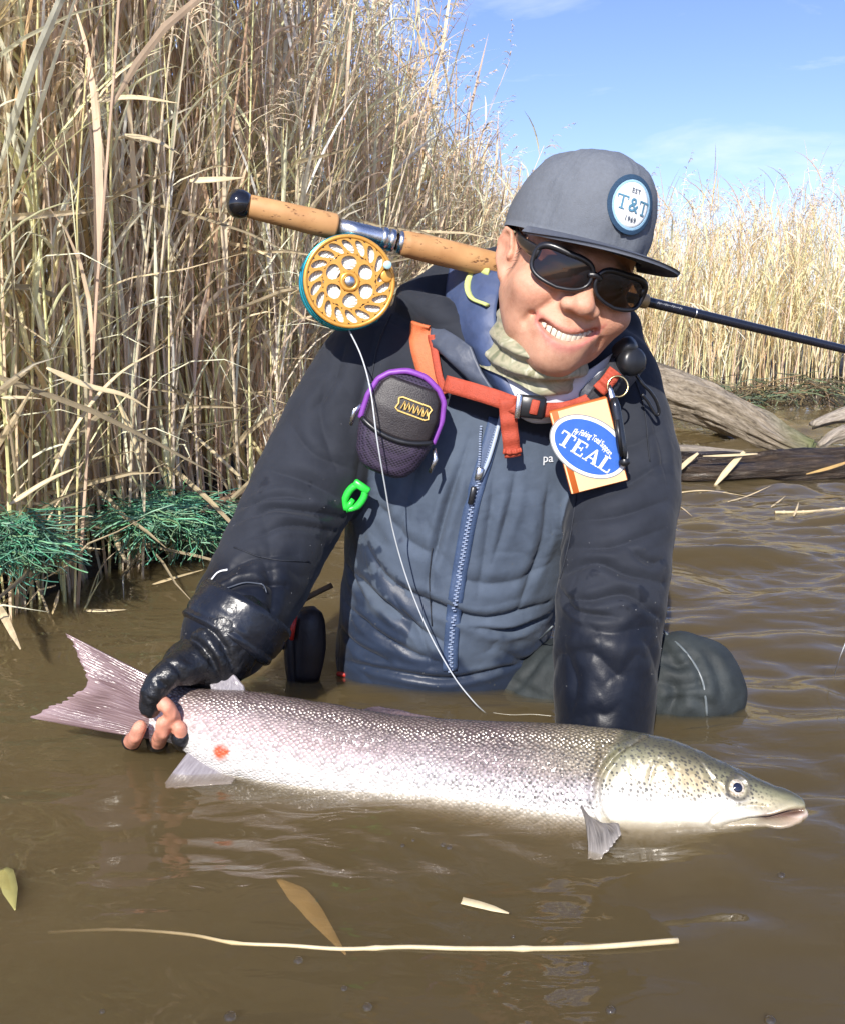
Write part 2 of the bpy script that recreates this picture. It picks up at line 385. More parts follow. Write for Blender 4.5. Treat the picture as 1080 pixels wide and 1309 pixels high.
st = ramp(nt, n2.outputs[0], [(.38, .15), (.66, 1.)]); hh = mth(nt, 'MULTIPLY', n1.outputs[0], st.outputs[0])
bp = nd(nt, 'ShaderNodeBump', Strength=.6, Distance=.008, Height=hh.outputs[0])
fr = nd(nt, 'ShaderNodeFresnel', IOR=1.34, Normal=bp.outputs[0])
gl = nd(nt, 'ShaderNodeBsdfGlossy', Roughness=.02, Normal=bp.outputs[0]); tr = nd(nt, 'ShaderNodeBsdfTransparent', Color=(.97, .96, .92))
ge = nd(nt, 'ShaderNodeNewGeometry'); ff = mth(nt, 'MULTIPLY', fr.outputs[0], mth(nt, 'SUBTRACT', 1., ge.outputs['Backfacing']).outputs[0])
mx = nd(nt, 'ShaderNodeMixShader', i0=ff.outputs[0], i1=tr.outputs[0], i2=gl.outputs[0]); nt.links.new(mx.outputs[0], out.inputs['Surface'])
vol = nd(nt, 'ShaderNodeVolumeScatter', Color=(.455, .38, .22), Density=40., Anisotropy=.25)
vab = nd(nt, 'ShaderNodeVolumeAbsorption', Color=(.50, .40, .25), Density=40.)
va = nd(nt, 'ShaderNodeAddShader', i0=vol.outputs[0], i1=vab.outputs[0]); nt.links.new(va.outputs[0], out.inputs['Volume'])
allF = [tuple(f) for f in Ft.tolist()]+[tuple(f) for f in Fw[0].tolist()]
wob_ = mesh('river_water', Vw, [*allF, *[tuple(f) for f in Ftri.tolist()]], m_water); tag(wob_, kind='structure')
def water_z(x, y): return float(ripple(np.array([[x, y, 0.]]))[0])
# ---- reeds
def ribbon(p, w, side, fold=.25):
    p = np.asarray(p); t = nrm(np.gradient(p, axis=0)); s = nrm(np.cross(t, np.cross(side, t)+1e-6)); nn = np.cross(t, s); w = np.asarray(w)[:, None]
    V = np.stack([p-s*w, p+nn*w*fold, p+s*w], 1).reshape(-1, 3); return V, gridF(len(p), 3)
def reed(rng, H, detail=1., plume=True, lean=None, leaves=None, split=False):
    """returns V,F,C for one dry reed: jointed stem, drooping leaves, plume"""
    Vs, Fs, Cs = [], [], []; n0 = 0
    def add(V, F, col):
        nonlocal n0
        Vs.append(V); Fs.append(np.asarray(F)+n0); Cs.append(np.broadcast_to(col, (len(V), 3)) if np.ndim(col) == 1 else col); n0 += len(V)
    a = rng.uniform(0, 2*pi); ln = rng.uniform(.02, .16) if lean is None else lean; d = np.array([math.cos(a), math.sin(a), 0])
    ns = 7; z = np.linspace(0, H, ns); bend = (z/H)**1.7*ln*H; p = np.stack([d[0]*bend, d[1]*bend, z], 1)+rng.normal(0, .006, (ns, 3))*np.linspace(0, 1, ns)[:, None]
    base = np.array([.90, .755, .54])*rng.uniform(.8, 1.2)*np.array([1, rng.uniform(.93, 1.03), rng.uniform(.78, 1.12)])
    n = 4; r = np.linspace(.0030, .0012, ns)*rng.uniform(.8, 1.2); ang = np.arange(n)*pi/2
    V = (p[:, None]+r[:, None, None]*np.stack([np.cos(ang), np.sin(ang), 0*ang], 1)[None]).reshape(-1, 3); add(V, gridF(ns, n, True)[:, ::-1], base*.95)
    ns_ = leaves if leaves is not None else int(rng.integers(7, 12))
    for k in range(ns_):
        h = rng.uniform(.12, .97)*H; L = rng.uniform(.12, .42)*min(1, .5+H*.4); az = rng.uniform(0, 2*pi); up = rng.uniform(.85, 1.5); droop = rng.uniform(.0, 1.0)*(1.5 if rng.random() < .25 else .7)
        b0 = np.array([np.interp(h, z, p[:, 0]), np.interp(h, z, p[:, 1]), h]); m = 6; s = np.linspace(0, 1, m); dirh = np.array([math.cos(az), math.sin(az), 0])
        el = up-droop*1.6*s**1.3; step = np.stack([np.cos(el)*dirh[0], np.cos(el)*dirh[1], np.sin(el)], 1)*L/(m-1); q = b0+np.vstack([[0, 0, 0], np.cumsum(step[:-1], 0)])
        w = rng.uniform(.0018, .0054)*np.array([.35, 1, 1.05, .85, .5, .05]); sd_ = np.cross(dirh, [0, 0, 1])+rng.normal(0, .5, 3)
        V, F = ribbon(q, w, sd_, rng.uniform(-.3, .5)); add(V, F, base*rng.uniform(.8, 1.35)*np.array([1.02, 1., .95]))
    if plume:
        top = p[-1]; az = rng.uniform(-.9, .5); bd = np.array([math.cos(az), math.sin(az)*.6, 0]); pc = np.array([.66, .55, .41])*rng.uniform(.75, 1.35); PL = rng.uniform(.16, .30)
        for k in range(int(30*detail)):
            s = rng.uniform(0, 1); b0 = top+np.array([0, 0, -PL*.25])+(bd*.45*s*s+np.array([0, 0, 1-.35*s])*s)*PL; L = rng.uniform(.04, .11)*(1.15-s)
            az2 = rng.uniform(0, 2*pi); dv = bd*.8+np.array([math.cos(az2), math.sin(az2), 0])*.55; t_ = np.linspace(0, 1, 4)[:, None]
            q = b0+(dv*t_*.75+np.array([0, 0, .7])*t_-np.array([0, 0, .75])*t_**2)*L; w = np.array([.0007, .0019, .0016, .0003])*rng.uniform(.6, 1.3)/detail**.5
            V, F = ribbon(q, w, np.array([math.cos(az2+1.5), math.sin(az2+1.5), .3]), .6); add(V, F, pc*rng.uniform(.8, 1.25))
    if split:
        o_, off = [], 0
        for v_, f_, c_ in zip(Vs, Fs, Cs): o_.append((v_, f_-off, np.array(c_))); off += len(v_)
        nl = ns_; return [o_[0]]+o_[1:1+nl]+([tuple(np.concatenate(x) if k else np.concatenate(x) for k, x in enumerate(zip(*[(v, f+sum(len(w[0]) for w in o_[1+nl:i]), c) for i, (v, f, c) in enumerate(o_) if i > nl])))] if plume else [])
    return np.concatenate(Vs), np.concatenate(Fs), np.concatenate(Cs)
m_reed, nt, b = newmat('dry_reed'); at = nd(nt, 'ShaderNodeAttribute', {'attribute_name': 'col'}); t = nd(nt, 'ShaderNodeTexCoord')
mp = nd(nt, 'ShaderNodeMapping', Vector=t.outputs['Object'], Scale=(60., 60., 9.)); n = nd(nt, 'ShaderNodeTexNoise', Vector=mp.outputs[0], Scale=1., Detail=3.)
c = ramp(nt, n.outputs[0], [(.3, .84), (.7, 1.18)]); cc = mixc(nt, 1., at.outputs[0], c.outputs[0], 'MULTIPLY')
nt.links.new(cc, b.inputs['Base Color']); b.inputs['Roughness'].default_value = .55; b.inputs['Specular IOR Level'].default_value = .35
tl = nd(nt, 'ShaderNodeBsdfTranslucent', Color=cc); mx = nd(nt, 'ShaderNodeMixShader', i0=.42, i1=b.outputs[0], i2=tl.outputs[0])
nt.links.new(mx.outputs[0], nt.nodes['Material Output'].inputs['Surface'])
def reed_H(x, y):                                 # how tall the stand is at a place
    h = np.interp(x, [-2.0, -.9, -.5, -.2, .0, .3, .7, 1.2, 2.6, 3.4, 6], [1.95, 1.8, 1.55, 1.22, 1.0, .80, .82, .98, 1.05, .84, .95]); return h
def stand(name, label, spots, templ_n, detail, seed, nleaf=None):
    rng = np.random.default_rng(seed); T = [reed(rng, 1.0*rng.uniform(.9, 1.1)+.45, detail, rng.random() < .72, leaves=nleaf) for _ in range(templ_n)]
    VV, FF, CC, n0 = [], [], [], 0
    for (x, y, z0, h) in spots:
        V, F, C = T[rng.integers(templ_n)]; a = rng.normal(0, .9); ca, sa = math.cos(a), math.sin(a); s = h/1.45; sh = .6+.4*s
        tilt = rng.normal(0, .06, 2); v = V*np.array([sh, sh, s]); v = np.stack([v[:, 0]*ca-v[:, 1]*sa+tilt[0]*v[:, 2], v[:, 0]*sa+v[:, 1]*ca+tilt[1]*v[:, 2], v[:, 2]], 1)+np.array([x, y, z0])
        VV.append(v); FF.append(F+n0); CC.append(C*rng.uniform(.82, 1.28)*(np.array([.78, .7, .6]) if rng.random() < .07 else 1)); n0 += len(v)
    o = mesh(name, np.concatenate(VV), np.concatenate(FF), m_reed, attrs={'col': np.clip(np.concatenate(CC), 0, .93)}, smooth=False)
    return tag(o, label, 'reeds', kind='stuff')
def ground_z(x, y):
    i = np.clip(np.searchsorted(gx, x), 0, len(gx)-1); j = np.clip(np.searchsorted(gy, y), 0, len(gy)-1); return gz.reshape(len(gx), len(gy))[i, j]
def scatter(n, x0, x1, y0, y1, d0, d1, rng, power=1.5, dens=None):
    out_ = []
    X = rng.uniform(x0, x1, n*30); Y = rng.uniform(y0, y1, n*30); s = bank_sd(X, Y); pr = ((s > d0) & (s < d1))*np.clip(1-(s-d0)/(d1-d0), 0, 1)**power
    if dens is not None: pr = pr*dens(X, Y)
    keep = np.flatnonzero(rng.random(len(X)) < pr)[:n]
    for i in keep:
        h = float(reed_H(X[i], Y[i]))*rng.normal(1., .10); out_.append((X[i], Y[i], ground_z(X[i], Y[i])-.03, max(.5, h)))
    return out_
rr = np.random.default_rng(21)
sp1 = scatter(1650, -2.6, .8, 1.5, 4.9, .03, .95, rr, 1.2)
stand('reed_stand', 'dense stand of tall dry tan reeds on the left bank', sp1, 16, .62, 31)
sp2 = scatter(1700, .75, 4.4, 4.4, 8.2, .05, 2.2, rr, 1.1)
stand('reed_stand', 'sunlit dry reed stand on the far bank at right, beyond the driftwood logs', sp2, 12, .4, 32, nleaf=7)
sp3 = scatter(130, -6, 1.4, 2.2, 8.5, 1.2, 4.2, rr, .6)
stand('reed_stand', 'thin reed stems standing deeper behind the left bank reeds', sp3, 8, .4, 33)
# short broken stubble and fallen stems at the water's edge: still the reeds' own litter
# front reeds one can pick out
rr = np.random.default_rng(5); protos = []
for k in range(5):
    pcs = reed(rr, 1.6, 1., k != 2, split=True); row = []
    for i, (V, F, C) in enumerate(pcs):
        nm = 'reed' if i == 0 else ('plume' if (k != 2 and i == len(pcs)-1) else 'leaf')
        ob = mesh(nm, V, F, m_reed, attrs={'col': np.clip(C*1.1, 0, .93)}, smooth=False); COL.objects.unlink(ob); row.append(ob)
    protos.append(row)
fs = scatter(110, -1.3, -.28, 1.25, 3.3, .012, .07, rr, .4)
for i, (x, y, z0, h) in enumerate(fs):
    row = protos[i % 5]; o = row[0].copy(); COL.objects.link(o); o.location = (x, y, z0); o.rotation_euler = (rr.normal(0, .06), rr.normal(0, .06), rr.uniform(0, 6.28)); o.scale = (1, 1, h/1.6)
    tag(o, 'dry reed in the front row along the left bank edge', 'reed', 'front row reeds on the left bank')
    for q in row[1:]: c = q.copy(); COL.objects.link(c); c.parent = o
# ================================================================== THE ANGLER
man = thing('person', 'smiling angler in two-tone rain jacket, grey cap and sunglasses, kneeling waist-deep in the river', 'person', (0.06, 1.4, -.05))
def rotm(yaw=0, roll=0, pitch=0):
    cz, sz = math.cos(rad(yaw)), math.sin(rad(yaw)); cy_, sy = math.cos(rad(roll)), math.sin(rad(roll)); cx_, sx = math.cos(rad(pitch)), math.sin(rad(pitch))
    Rz = np.array([[cz, -sz, 0], [sz, cz, 0], [0, 0, 1]]); Ry = np.array([[cy_, 0, sy], [0, 1, 0], [-sy, 0, cy_]]); Rx = np.array([[1, 0, 0], [0, cx_, -sx], [0, sx, cx_]])
    return Ry@Rz@Rx
HC = P(722, 358, 1.245); HR = rotm(9, 19, 4); HSC = 1.0
def HW(p): return HC+(np.asarray(p, float)*HSC)@HR.T             # head-local -> world
def HL(p): return (np.asarray(p, float)-HC)@HR/HSC
# ---- head (sculpted), later joined with neck, trunk core, arms and hands
H = SDF((-.105, -.135, -.20), (.105, .12, .16), .0019)
H.ell((0, .012, .05), (.075, .092, .088), 0)
H.ell((0, -.026, -.022), (.067, .064, .074), .03)
for s in (-1, 1):
    H.tube([(s*.053, .005, -.038), (s*.043, -.035, -.070), (s*.012, -.066, -.085)], [.020, .020, .018], .03)
    H.ell((s*.047, -.060, -.022), (.029, .026, .024), .02)
    H.ell((s*.051, -.03, -.043), (.018, .03, .030), .025)
    H.tube([(s*.048, -.068, .026), (s*.02, -.086, .029), (0, -.087, .026)], [.008, .010, .008], .015)
H.ell((0, -.074, -.062), (.036, .022, .028), .02)
H.ell((0, -.079, -.084), (.020, .014, .013), .018)
H.ell((0, -.040, -.089), (.035, .04, .018), .025)
for s in (-1, 1): H.ell((s*.034, -.097, .008), (.019, .013, .011), .012, '-'); H.ell((s*.033, -.083, .008), (.0145, .0125, .0105), .004)
H.tube([(0, -.083, .020), (0, -.092, .002), (0, -.103, -.018)], [.0075, .0088, .0115], .010)
H.ell((0, -.1065, -.021), (.0135, .0125, .0115), .008)
for s in (-1, 1):
    H.ell((s*.0165, -.0965, -.0245), (.0095, .011, .0088), .006)
    H.crease([(s*.0255, -.094, -.017), (s*.027, -.0915, -.026), (s*.022, -.0935, -.034)], .0035, .0028)
    H.ell((s*.0078, -.103, -.0345), (.0042, .005, .0045), .003, '-')
    H.crease([(s*.026, -.090, -.020), (s*.036, -.083, -.033), (s*.046, -.071, -.046), (s*.050, -.064, -.060)], .0052, .0034)
    H.crease([(s*.05, -.073, -.032), (s*.04, -.083, -.020)], .009, -.0035)
    H.crease([(s*.056, -.055, .003), (s*.066, -.04, .006)], .0035, .0012); H.crease([(s*.056, -.056, -.004), (s*.067, -.038, -.008)], .003, .0012)
    H.crease([(s*.051, -.055, -.06), (s*.052, -.045, -.082)], .005, .0016)
xs = np.linspace(-.0425, .0425, 17); qx = (xs/.0425)**2; ys = -.0965+.0275*qx; SH = .15*xs
zu = -.0545+.0120*qx+SH; zl = -.0688+.0263*qx+SH
H.tube(np.stack([xs, ys+.0015, (zu+zl)/2], 1), np.interp(np.abs(xs), [0, .031, .0425], [.0070, .0062, .0010]), .003, '-')
H.tube(np.stack([xs, ys+.0035, zu+.001], 1), np.interp(np.abs(xs), [0, .031, .0425], [.0034, .0030, .0018]), .004)
H.tube(np.stack([xs, ys+.0045, zl-.003], 1), np.interp(np.abs(xs), [0, .031, .0425], [.0064, .0054, .002]), .005)
H.tube(np.stack([xs*.96, ys-.001, (zu+zl)/2+.0006], 1), np.interp(np.abs(xs), [0, .031, .0425], [.0056, .0052, .0010]), .0015, '-')
H.crease([(-.02, -.084, -.080), (0, -.087, -.082), (.02, -.084, -.080)], .005, .0018)
H.crease([(0, -.095, -.036), (0, -.098, -.05)], .0035, .0012)
for s in (-1, 1):
    H.crease([(s*.0435, -.071, -.043+s*.006), (s*.0475, -.067, -.039+s*.006)], .004, .0025)
    Re = rotm(s*-22, s*6, -8)
    H.ell((s*.0795, .014, .008), (.0060, .017, .026), .006, '+', Re)
    H.tube([(s*.079, -.003, .014), (s*.084, .003, .031), (s*.0885, .018, .034), (s*.0895, .028, .018), (s*.085, .024, -.005), (s*.079, .010, -.016)], [.0030, .0034, .0036, .0034, .0032, .0042], .003)
    H.ell((s*.0765, .008, -.019), (.0055, .0075, .009), .005)
    H.ell((s*.0875, .011, .008), (.0065, .008, .012), .003, '-'); H.crease([(s*.086, .004, .022), (s*.088, .016, .025), (s*.088, .022, .012)], .0028, .0022); H.ell((s*.078, -.003, .004), (.004, .004, .006), .003)
H.tube([(0, .03, -.04), (0, .058, -.2)], [.050, .050], .02)
def jaw(V):                                       # the lower face narrows toward the chin
    V = np.array(V, float); f = np.clip((-.012-V[:, 2])/.075, 0, 1); V[:, 0] *= 1-.12*f*f*(3-2*f)*np.clip((.05-V[:, 1])/.05, 0, 1); return V
HVl, HF = H.mesh(); HVl = smoothV(HVl, HF, 2, .5)
HVl = HVl+vnorm(HVl, HF)*(.00022*fbm(HVl*260, 2, 3))[:, None]
HV = HW(jaw(HVl))
def gs(p, c, w): d = (HVl-np.array(c))/np.array(w); return np.exp(-(d*d).sum(1))
skin = np.array([.61, .335, .225]); col = np.tile(skin, (len(HVl), 1))
def blend(m, c): 
    global col
    col = col*(1-m[:, None])+np.array(c)*m[:, None]
qx_ = (HVl[:, 0]/.0425)**2; SHv = .15*HVl[:, 0]; front = HVl[:, 1] < -.055
lipu = np.exp(-((HVl[:, 2]-(-.0525+.0120*qx_+SHv))/.0036)**2)*(qx_ < 1.05)*front; lipl = np.exp(-((HVl[:, 2]-(-.0740+.0276*qx_+SHv))/.0058)**2)*(qx_ < 1.0)*front
for s in (-1, 1): blend(.5*gs(0, (s*.048, -.075, -.028), (.024, .03, .02)), (.66, .30, .205))
blend(.5*gs(0, (0, -.108, -.022), (.018, .012, .014)), (.66, .30, .21))
blend(.75*np.clip(lipu, 0, 1), (.43, .14, .115)); blend(.85*np.clip(lipl, 0, 1), (.52, .17, .15))
inm = (np.abs(HVl[:, 1]-(-.0965+.0265*qx_)-.006) < .008)*(HVl[:, 2] < zu.max())*(HVl[:, 2]-SHv > -.0545+.0120*qx_-.02+.02*qx_+.004)*(HVl[:, 2]-SHv < -.0545+.0120*qx_-.003)*(qx_ < .9)
blend(.9*(inm & (HVl[:, 1] > -.0965+.0265*qx_+.004)), (.10, .025, .02))
blend(.5*np.clip(1-np.hypot((HVl[:, 0])/.045, (HVl[:, 2]+.085)/.03), 0, 1)*front, (.36, .22, .16))     # shaved chin
hair = np.clip((HVl[:, 2]-.012)/.02, 0, 1)*np.clip((HVl[:, 1]+.028)/.012, 0, 1)*np.clip((.075-np.abs(HVl[:, 0]))/.004, 0, 1)
hair = np.maximum(hair, ((HVl[:, 1] > .045) & (HVl[:, 2] > -.055)).astype(float)); hair = np.maximum(hair, .75*np.clip(1-np.abs(HVl[:, 1]+.012)/.012, 0, 1)*np.clip((HVl[:, 2]+.028)/.02, 0, 1)*(np.abs(HVl[:, 0]) < .0745))
for s in (-1, 1): blend(.9*gs(0, (s*.034, -.083, .034), (.022, .012, .0045)), (.03, .022, .018))
blend(np.clip(hair, 0, 1)*.92, (.025, .022, .02)); blend(.4*gs(0, (-.083, .012, .0), (.012, .03, .035)), (.62, .26, .18))
m_skin, nt, b = newmat('skin'); at = nd(nt, 'ShaderNodeAttribute', {'attribute_name': 'col'}); t = nd(nt, 'ShaderNodeTexCoord')
n = nd(nt, 'ShaderNodeTexNoise', Vector=t.outputs['Object'], Scale=90., Detail=5., Roughness=.65); n0 = nd(nt, 'ShaderNodeTexNoise', Vector=t.outputs['Object'], Scale=38., Detail=6., Roughness=.75); c = ramp(nt, n0.outputs[0], [(.3, (.80, .70, .66)), (.5, (1., .97, .95)), (.7, (1.12, 1.12, 1.12))])
nt.links.new(mixc(nt, 1., at.outputs[0], c.outputs[0], 'MULTIPLY'), b.inputs['Base Color']); b.inputs['Subsurface Weight'].default_value = .18
b.inputs['Subsurface Radius'].default_value = (.012, .005, .003); b.inputs['Subsurface Scale'].default_value = .5; b.inputs['Specular IOR Level'].default_value = .45
r = nd(nt, 'ShaderNodeMapRange', Value=n.outputs[0], i3=.42, i4=.66); nt.links.new(r.outputs[0], b.inputs['Roughness'])
v = nd(nt, 'ShaderNodeTexVoronoi', Vector=t.outputs['Object'], Scale=900.); bp = nd(nt, 'ShaderNodeBump', Strength=.4, Distance=.0007, Height=v.outputs[0]); nt.links.new(bp.outputs[0], b.inputs['Normal'])
# ---- joints of arms (world)
AR = [P(478, 478, 1.36), P(425, 560, 1.33), P(375, 655, 1.28), P(330, 745, 1.20), P(290, 815, 1.13), P(262, 846, 1.105)]   # image-left arm
AL = [P(775, 500, 1.36), P(800, 590, 1.31), P(790, 690, 1.235), P(778, 780, 1.185), P(772, 860, 1.16), P(770, 935, 1.14)]       # image-right arm
TAILG = P(214, 912, 1.075)                         # where the hand grips the tail
wr = P(258, 846, 1.105)
# fingers: (root, mid, tip joints) wrapped over the far side of the tail, tips showing below/in front
FING = [[P(236, 858, 1.12), P(226, 893, 1.135), P(224, 928, 1.10), P(221, 915, 1.045), P(213, 900, 1.036)],
        [P(226, 858, 1.12), P(210, 890, 1.14), P(200, 948, 1.11), P(207, 938, 1.048), P(209, 924, 1.039)],
        [P(245, 860, 1.12), P(243, 900, 1.14), P(240, 948, 1.11), P(233, 942, 1.05), P(230, 930, 1.043)],
        [P(218, 860, 1.12), P(192, 895, 1.13), P(170, 944, 1.10), P(174, 941, 1.052), P(180, 929, 1.046)]]
THUMB = [P(246, 850, 1.075), P(222, 858, 1.055), P(200, 878, 1.042), P(192, 903, 1.04)]
lo = np.array([-.40, .99, .0]); 
B = SDF(P(120, 985, 1.0)-.012, np.maximum(P(330, 800, 1.2), P(330, 800, 1.15))+np.array([.02, .05, .02]), .0022)
B.tube([wr, P(240, 858, 1.11)], [.030, .028], 0, axis=(0, 1, 0), ratio=1.25)
for f in FING: B.tube(spline(f, 14), np.r_[np.full(9, .0100), np.linspace(.0102, .0080, 5)], .0012)
B.tube(spline(THUMB, 8), np.linspace(.0135, .0115, 8), .006)
B.tube([wr, AR[-2]], [.030, .034], .01)
BV, BF = B.mesh(); BV = smoothV(BV, BF, 2, .5)
# trunk and arm core inside the clothes
T = SDF((-.34, .98, -.25), (.40, 1.58, .47), .008)
T.tube([P(690, 440, 1.33), P(650, 520, 1.40), P(600, 640, 1.43), P(575, 760, 1.45), P(575, 870, 1.46)], [.06, .10, .11, .10, .11], 0, axis=(0, 1, 0), ratio=1.1)
T.tube([AR[0], P(560, 470, 1.41), P(650, 490, 1.41), P(720, 480, 1.40), AL[0]], .05, .03); T.tube(AR[:-1], [.045, .042, .036, .032, .03], .02); T.tube(AL+[P(768, 990, 1.10)], [.045, .042, .036, .032, .03, .027, .03], .02)
for k in range(5): a0 = P(768, 990, 1.10); T.tube([a0, a0+np.array([-.03+.018*k, -.07, .0]), a0+np.array([-.035+.02*k, -.12, .015])], .010, .006)   # hand spread under the fish
TV, TF = T.mesh()
bodyV = np.vstack([HV, BV, TV]); bodyF = np.vstack([HF, BF+len(HV), TF+len(HV)+len(BV)])
tipc = np.array([.60, .29, .20])*(1+.28*fbm(BV*110, 3, 5))[:, None]*np.array([1, .95, .95]); BV = BV+vnorm(BV, BF)*(.0006*fbm(BV*160, 3, 9))[:, None]; bodyV = np.vstack([HV, BV, TV]); bcol = np.vstack([np.clip(col, 0, 1), tipc, np.tile(skin, (len(TV), 1))])
from mathutils.kdtree import KDTree
kd = KDTree(len(HV)+len(BV))
for i_, v_ in enumerate(np.vstack([HV, BV])): kd.insert(v_, i_)
kd.balance()
tmp = mesh('tmp', bodyV, bodyF); md = tmp.modifiers.new('r', 'REMESH'); md.mode = 'VOXEL'; md.voxel_size = .0024; md.adaptivity = 0.
dg = bpy.context.evaluated_depsgraph_get(); ev = tmp.evaluated_get(dg); me_ = bpy.data.meshes.new_from_object(ev); nv_ = len(me_.vertices); RV = np.empty(nv_*3, np.float32); me_.vertices.foreach_get('co', RV); RV = RV.reshape(-1, 3).astype(float)
lt_ = np.empty(len(me_.polygons), np.int32); me_.polygons.foreach_get('loop_total', lt_); li_ = np.empty(len(me_.loops), np.int32); me_.loops.foreach_get('vertex_index', li_); RF = li_.reshape(-1, 4) if (lt_ == 4).all() else None
bpy.data.objects.remove(tmp); bpy.data.meshes.remove(me_)
RV, RF = largest(RV, RF); RV = smoothV(RV, RF, 1, .4)
rc2 = np.tile(skin, (len(RV), 1)); vis = np.flatnonzero((np.abs(RV-HC) < .19).all(1) | (RV[:, 0] < P(330, 850, 1.1)[0]))
for i_ in vis: rc2[i_] = bcol[kd.find(RV[i_])[1]]
body = part('body', RV, RF, m_skin, man, attrs={'col': np.clip(rc2, 0, 1)})
# teeth: one part, ten separate teeth in a row
tv = []
for k in range(10):
    x = (k-4.5)*.0064; q2 = (x/.0425)**2; w = .0068 if k in (4, 5) else .0065
    z_t = -.0550+.0120*q2+.15*x; hgt = .0130*(1-.55*q2)
    V, F = box((x, -.0900+.0275*q2, z_t-hgt/2), (w, .005, hgt), rotm(math.degrees(math.atan(2*.0275*x/.0425**2))), .0004); tv.append((HW(jaw(V)), F))
V, F = cat_(*tv); part('teeth', V, F, basic('tooth_enamel', (.58, .52, .42), .3, .12, 200), man)
# ---- jacket
J = SDF((-.37, .97, -.10), (.40, 1.62, .63), .0046)
TS = [P(668, 462, 1.335), P(640, 520, 1.365), P(612, 600, 1.37), P(588, 690, 1.385), P(572, 770, 1.40), P(562, 835, 1.41), P(560, 872, 1.412)]
J.tube(TS, [.092, .155, .172, .166, .158, .156, .150], .0, axis=(0, 1, 0), ratio=[1.15, 1.35, 1.28, 1.24, 1.22, 1.2, 1.2], inner=.01)
J.tube([P(520, 455, 1.38), P(600, 440, 1.385), P(700, 445, 1.38), P(770, 478, 1.37)], [.066, .07, .07, .066], .05)
J.tube(spline(AR[:-1], 10), np.interp(np.linspace(0, 1, 10), [0, .3, .6, .85, 1], [.080, .074, .068, .062, .056]), .03, inner=.005)
J.tube(spline(AL, 10), np.interp(np.linspace(0, 1, 10), [0, .25, .5, .75, 1], [.074, .072, .068, .067, .060]), .026, inner=.005)
J.tube([P(528, 382, 1.36), P(575, 368, 1.385), P(640, 362, 1.42), P(720, 380, 1.44), P(785, 425, 1.42), P(805, 455, 1.39)], [.026, .040, .052, .055, .04, .026], .015)   # bunched hood
J.tube([P(524, 386, 1.335), P(560, 402, 1.315), P(600, 440, 1.30), P(632, 490, 1.285)], [.018, .026, .024, .014], .012)   # left collar roll
# hollow neck, open cuffs
J.tube([P(690, 400, 1.30), P(672, 470, 1.315), P(655, 540, 1.335)], [.085, .064, .03], .01, '-')
J.ell(P(560, 905, 1.41), (.13, .105, .03), .006, '-')
# main modelled folds: (px path at depth), width, depth (+ carves)
JV, JF = J.mesh(); JV, JF = largest(JV, JF); JV = smoothV(JV, JF, 3, .5); JV, JF = subdiv(JV, JF); JV = smoothV(JV, JF, 2, .5)
bvh0 = BVHTree.FromPolygons([Vector(v) for v in JV], [tuple(f) for f in JF.tolist()])
CAM = Vector((0, 0, CAMZ))
def hitb(bvh, px, py):
    d = Vector(ray(px, py)).normalized(); h = bvh.ray_cast(CAM, d); return h
def polyd(V, pts):
    D = np.full(len(V), 1e9); Tt = np.zeros(len(V)); n = len(pts)-1
    for i in range(n):
        a, b_ = pts[i], pts[i+1]; ba = b_-a; t = np.clip(((V-a)@ba)/(ba@ba+1e-12), 0, 1); d = ((V-a-t[:, None]*ba)**2).sum(1); m = d < D; D[m] = d[m]; Tt[m] = (i+t[m])/n
    return np.sqrt(D), Tt
def strokes(V, N, lst, bvh, crisp=2.):
    dz = np.zeros(len(V))
    for path, w, a in lst:
        pts = []
        for (x, y) in spline(np.array(path, float), 14):
            h = hitb(bvh, x, y)
            if h[0] is not None and (not pts or np.linalg.norm(np.array(h[0])-pts[-1]) < .12): pts.append(np.array(h[0]))
        if len(pts) < 2: continue
        q_ = np.array(pts); m_ = np.flatnonzero(((V > q_.min(0)-6*w) & (V < q_.max(0)+6*w)).all(1)); d, tt = polyd(V[m_], q_); e_ = np.sin(np.clip(tt, .04, .96)*pi)
        wv = w*(.45+.55*e_); dz[m_] += -a*np.exp(-np.abs(d/wv)**crisp)*e_**.6+.5*a*np.exp(-((d-2.2*w)/(1.4*w))**2)*e_
    return dz
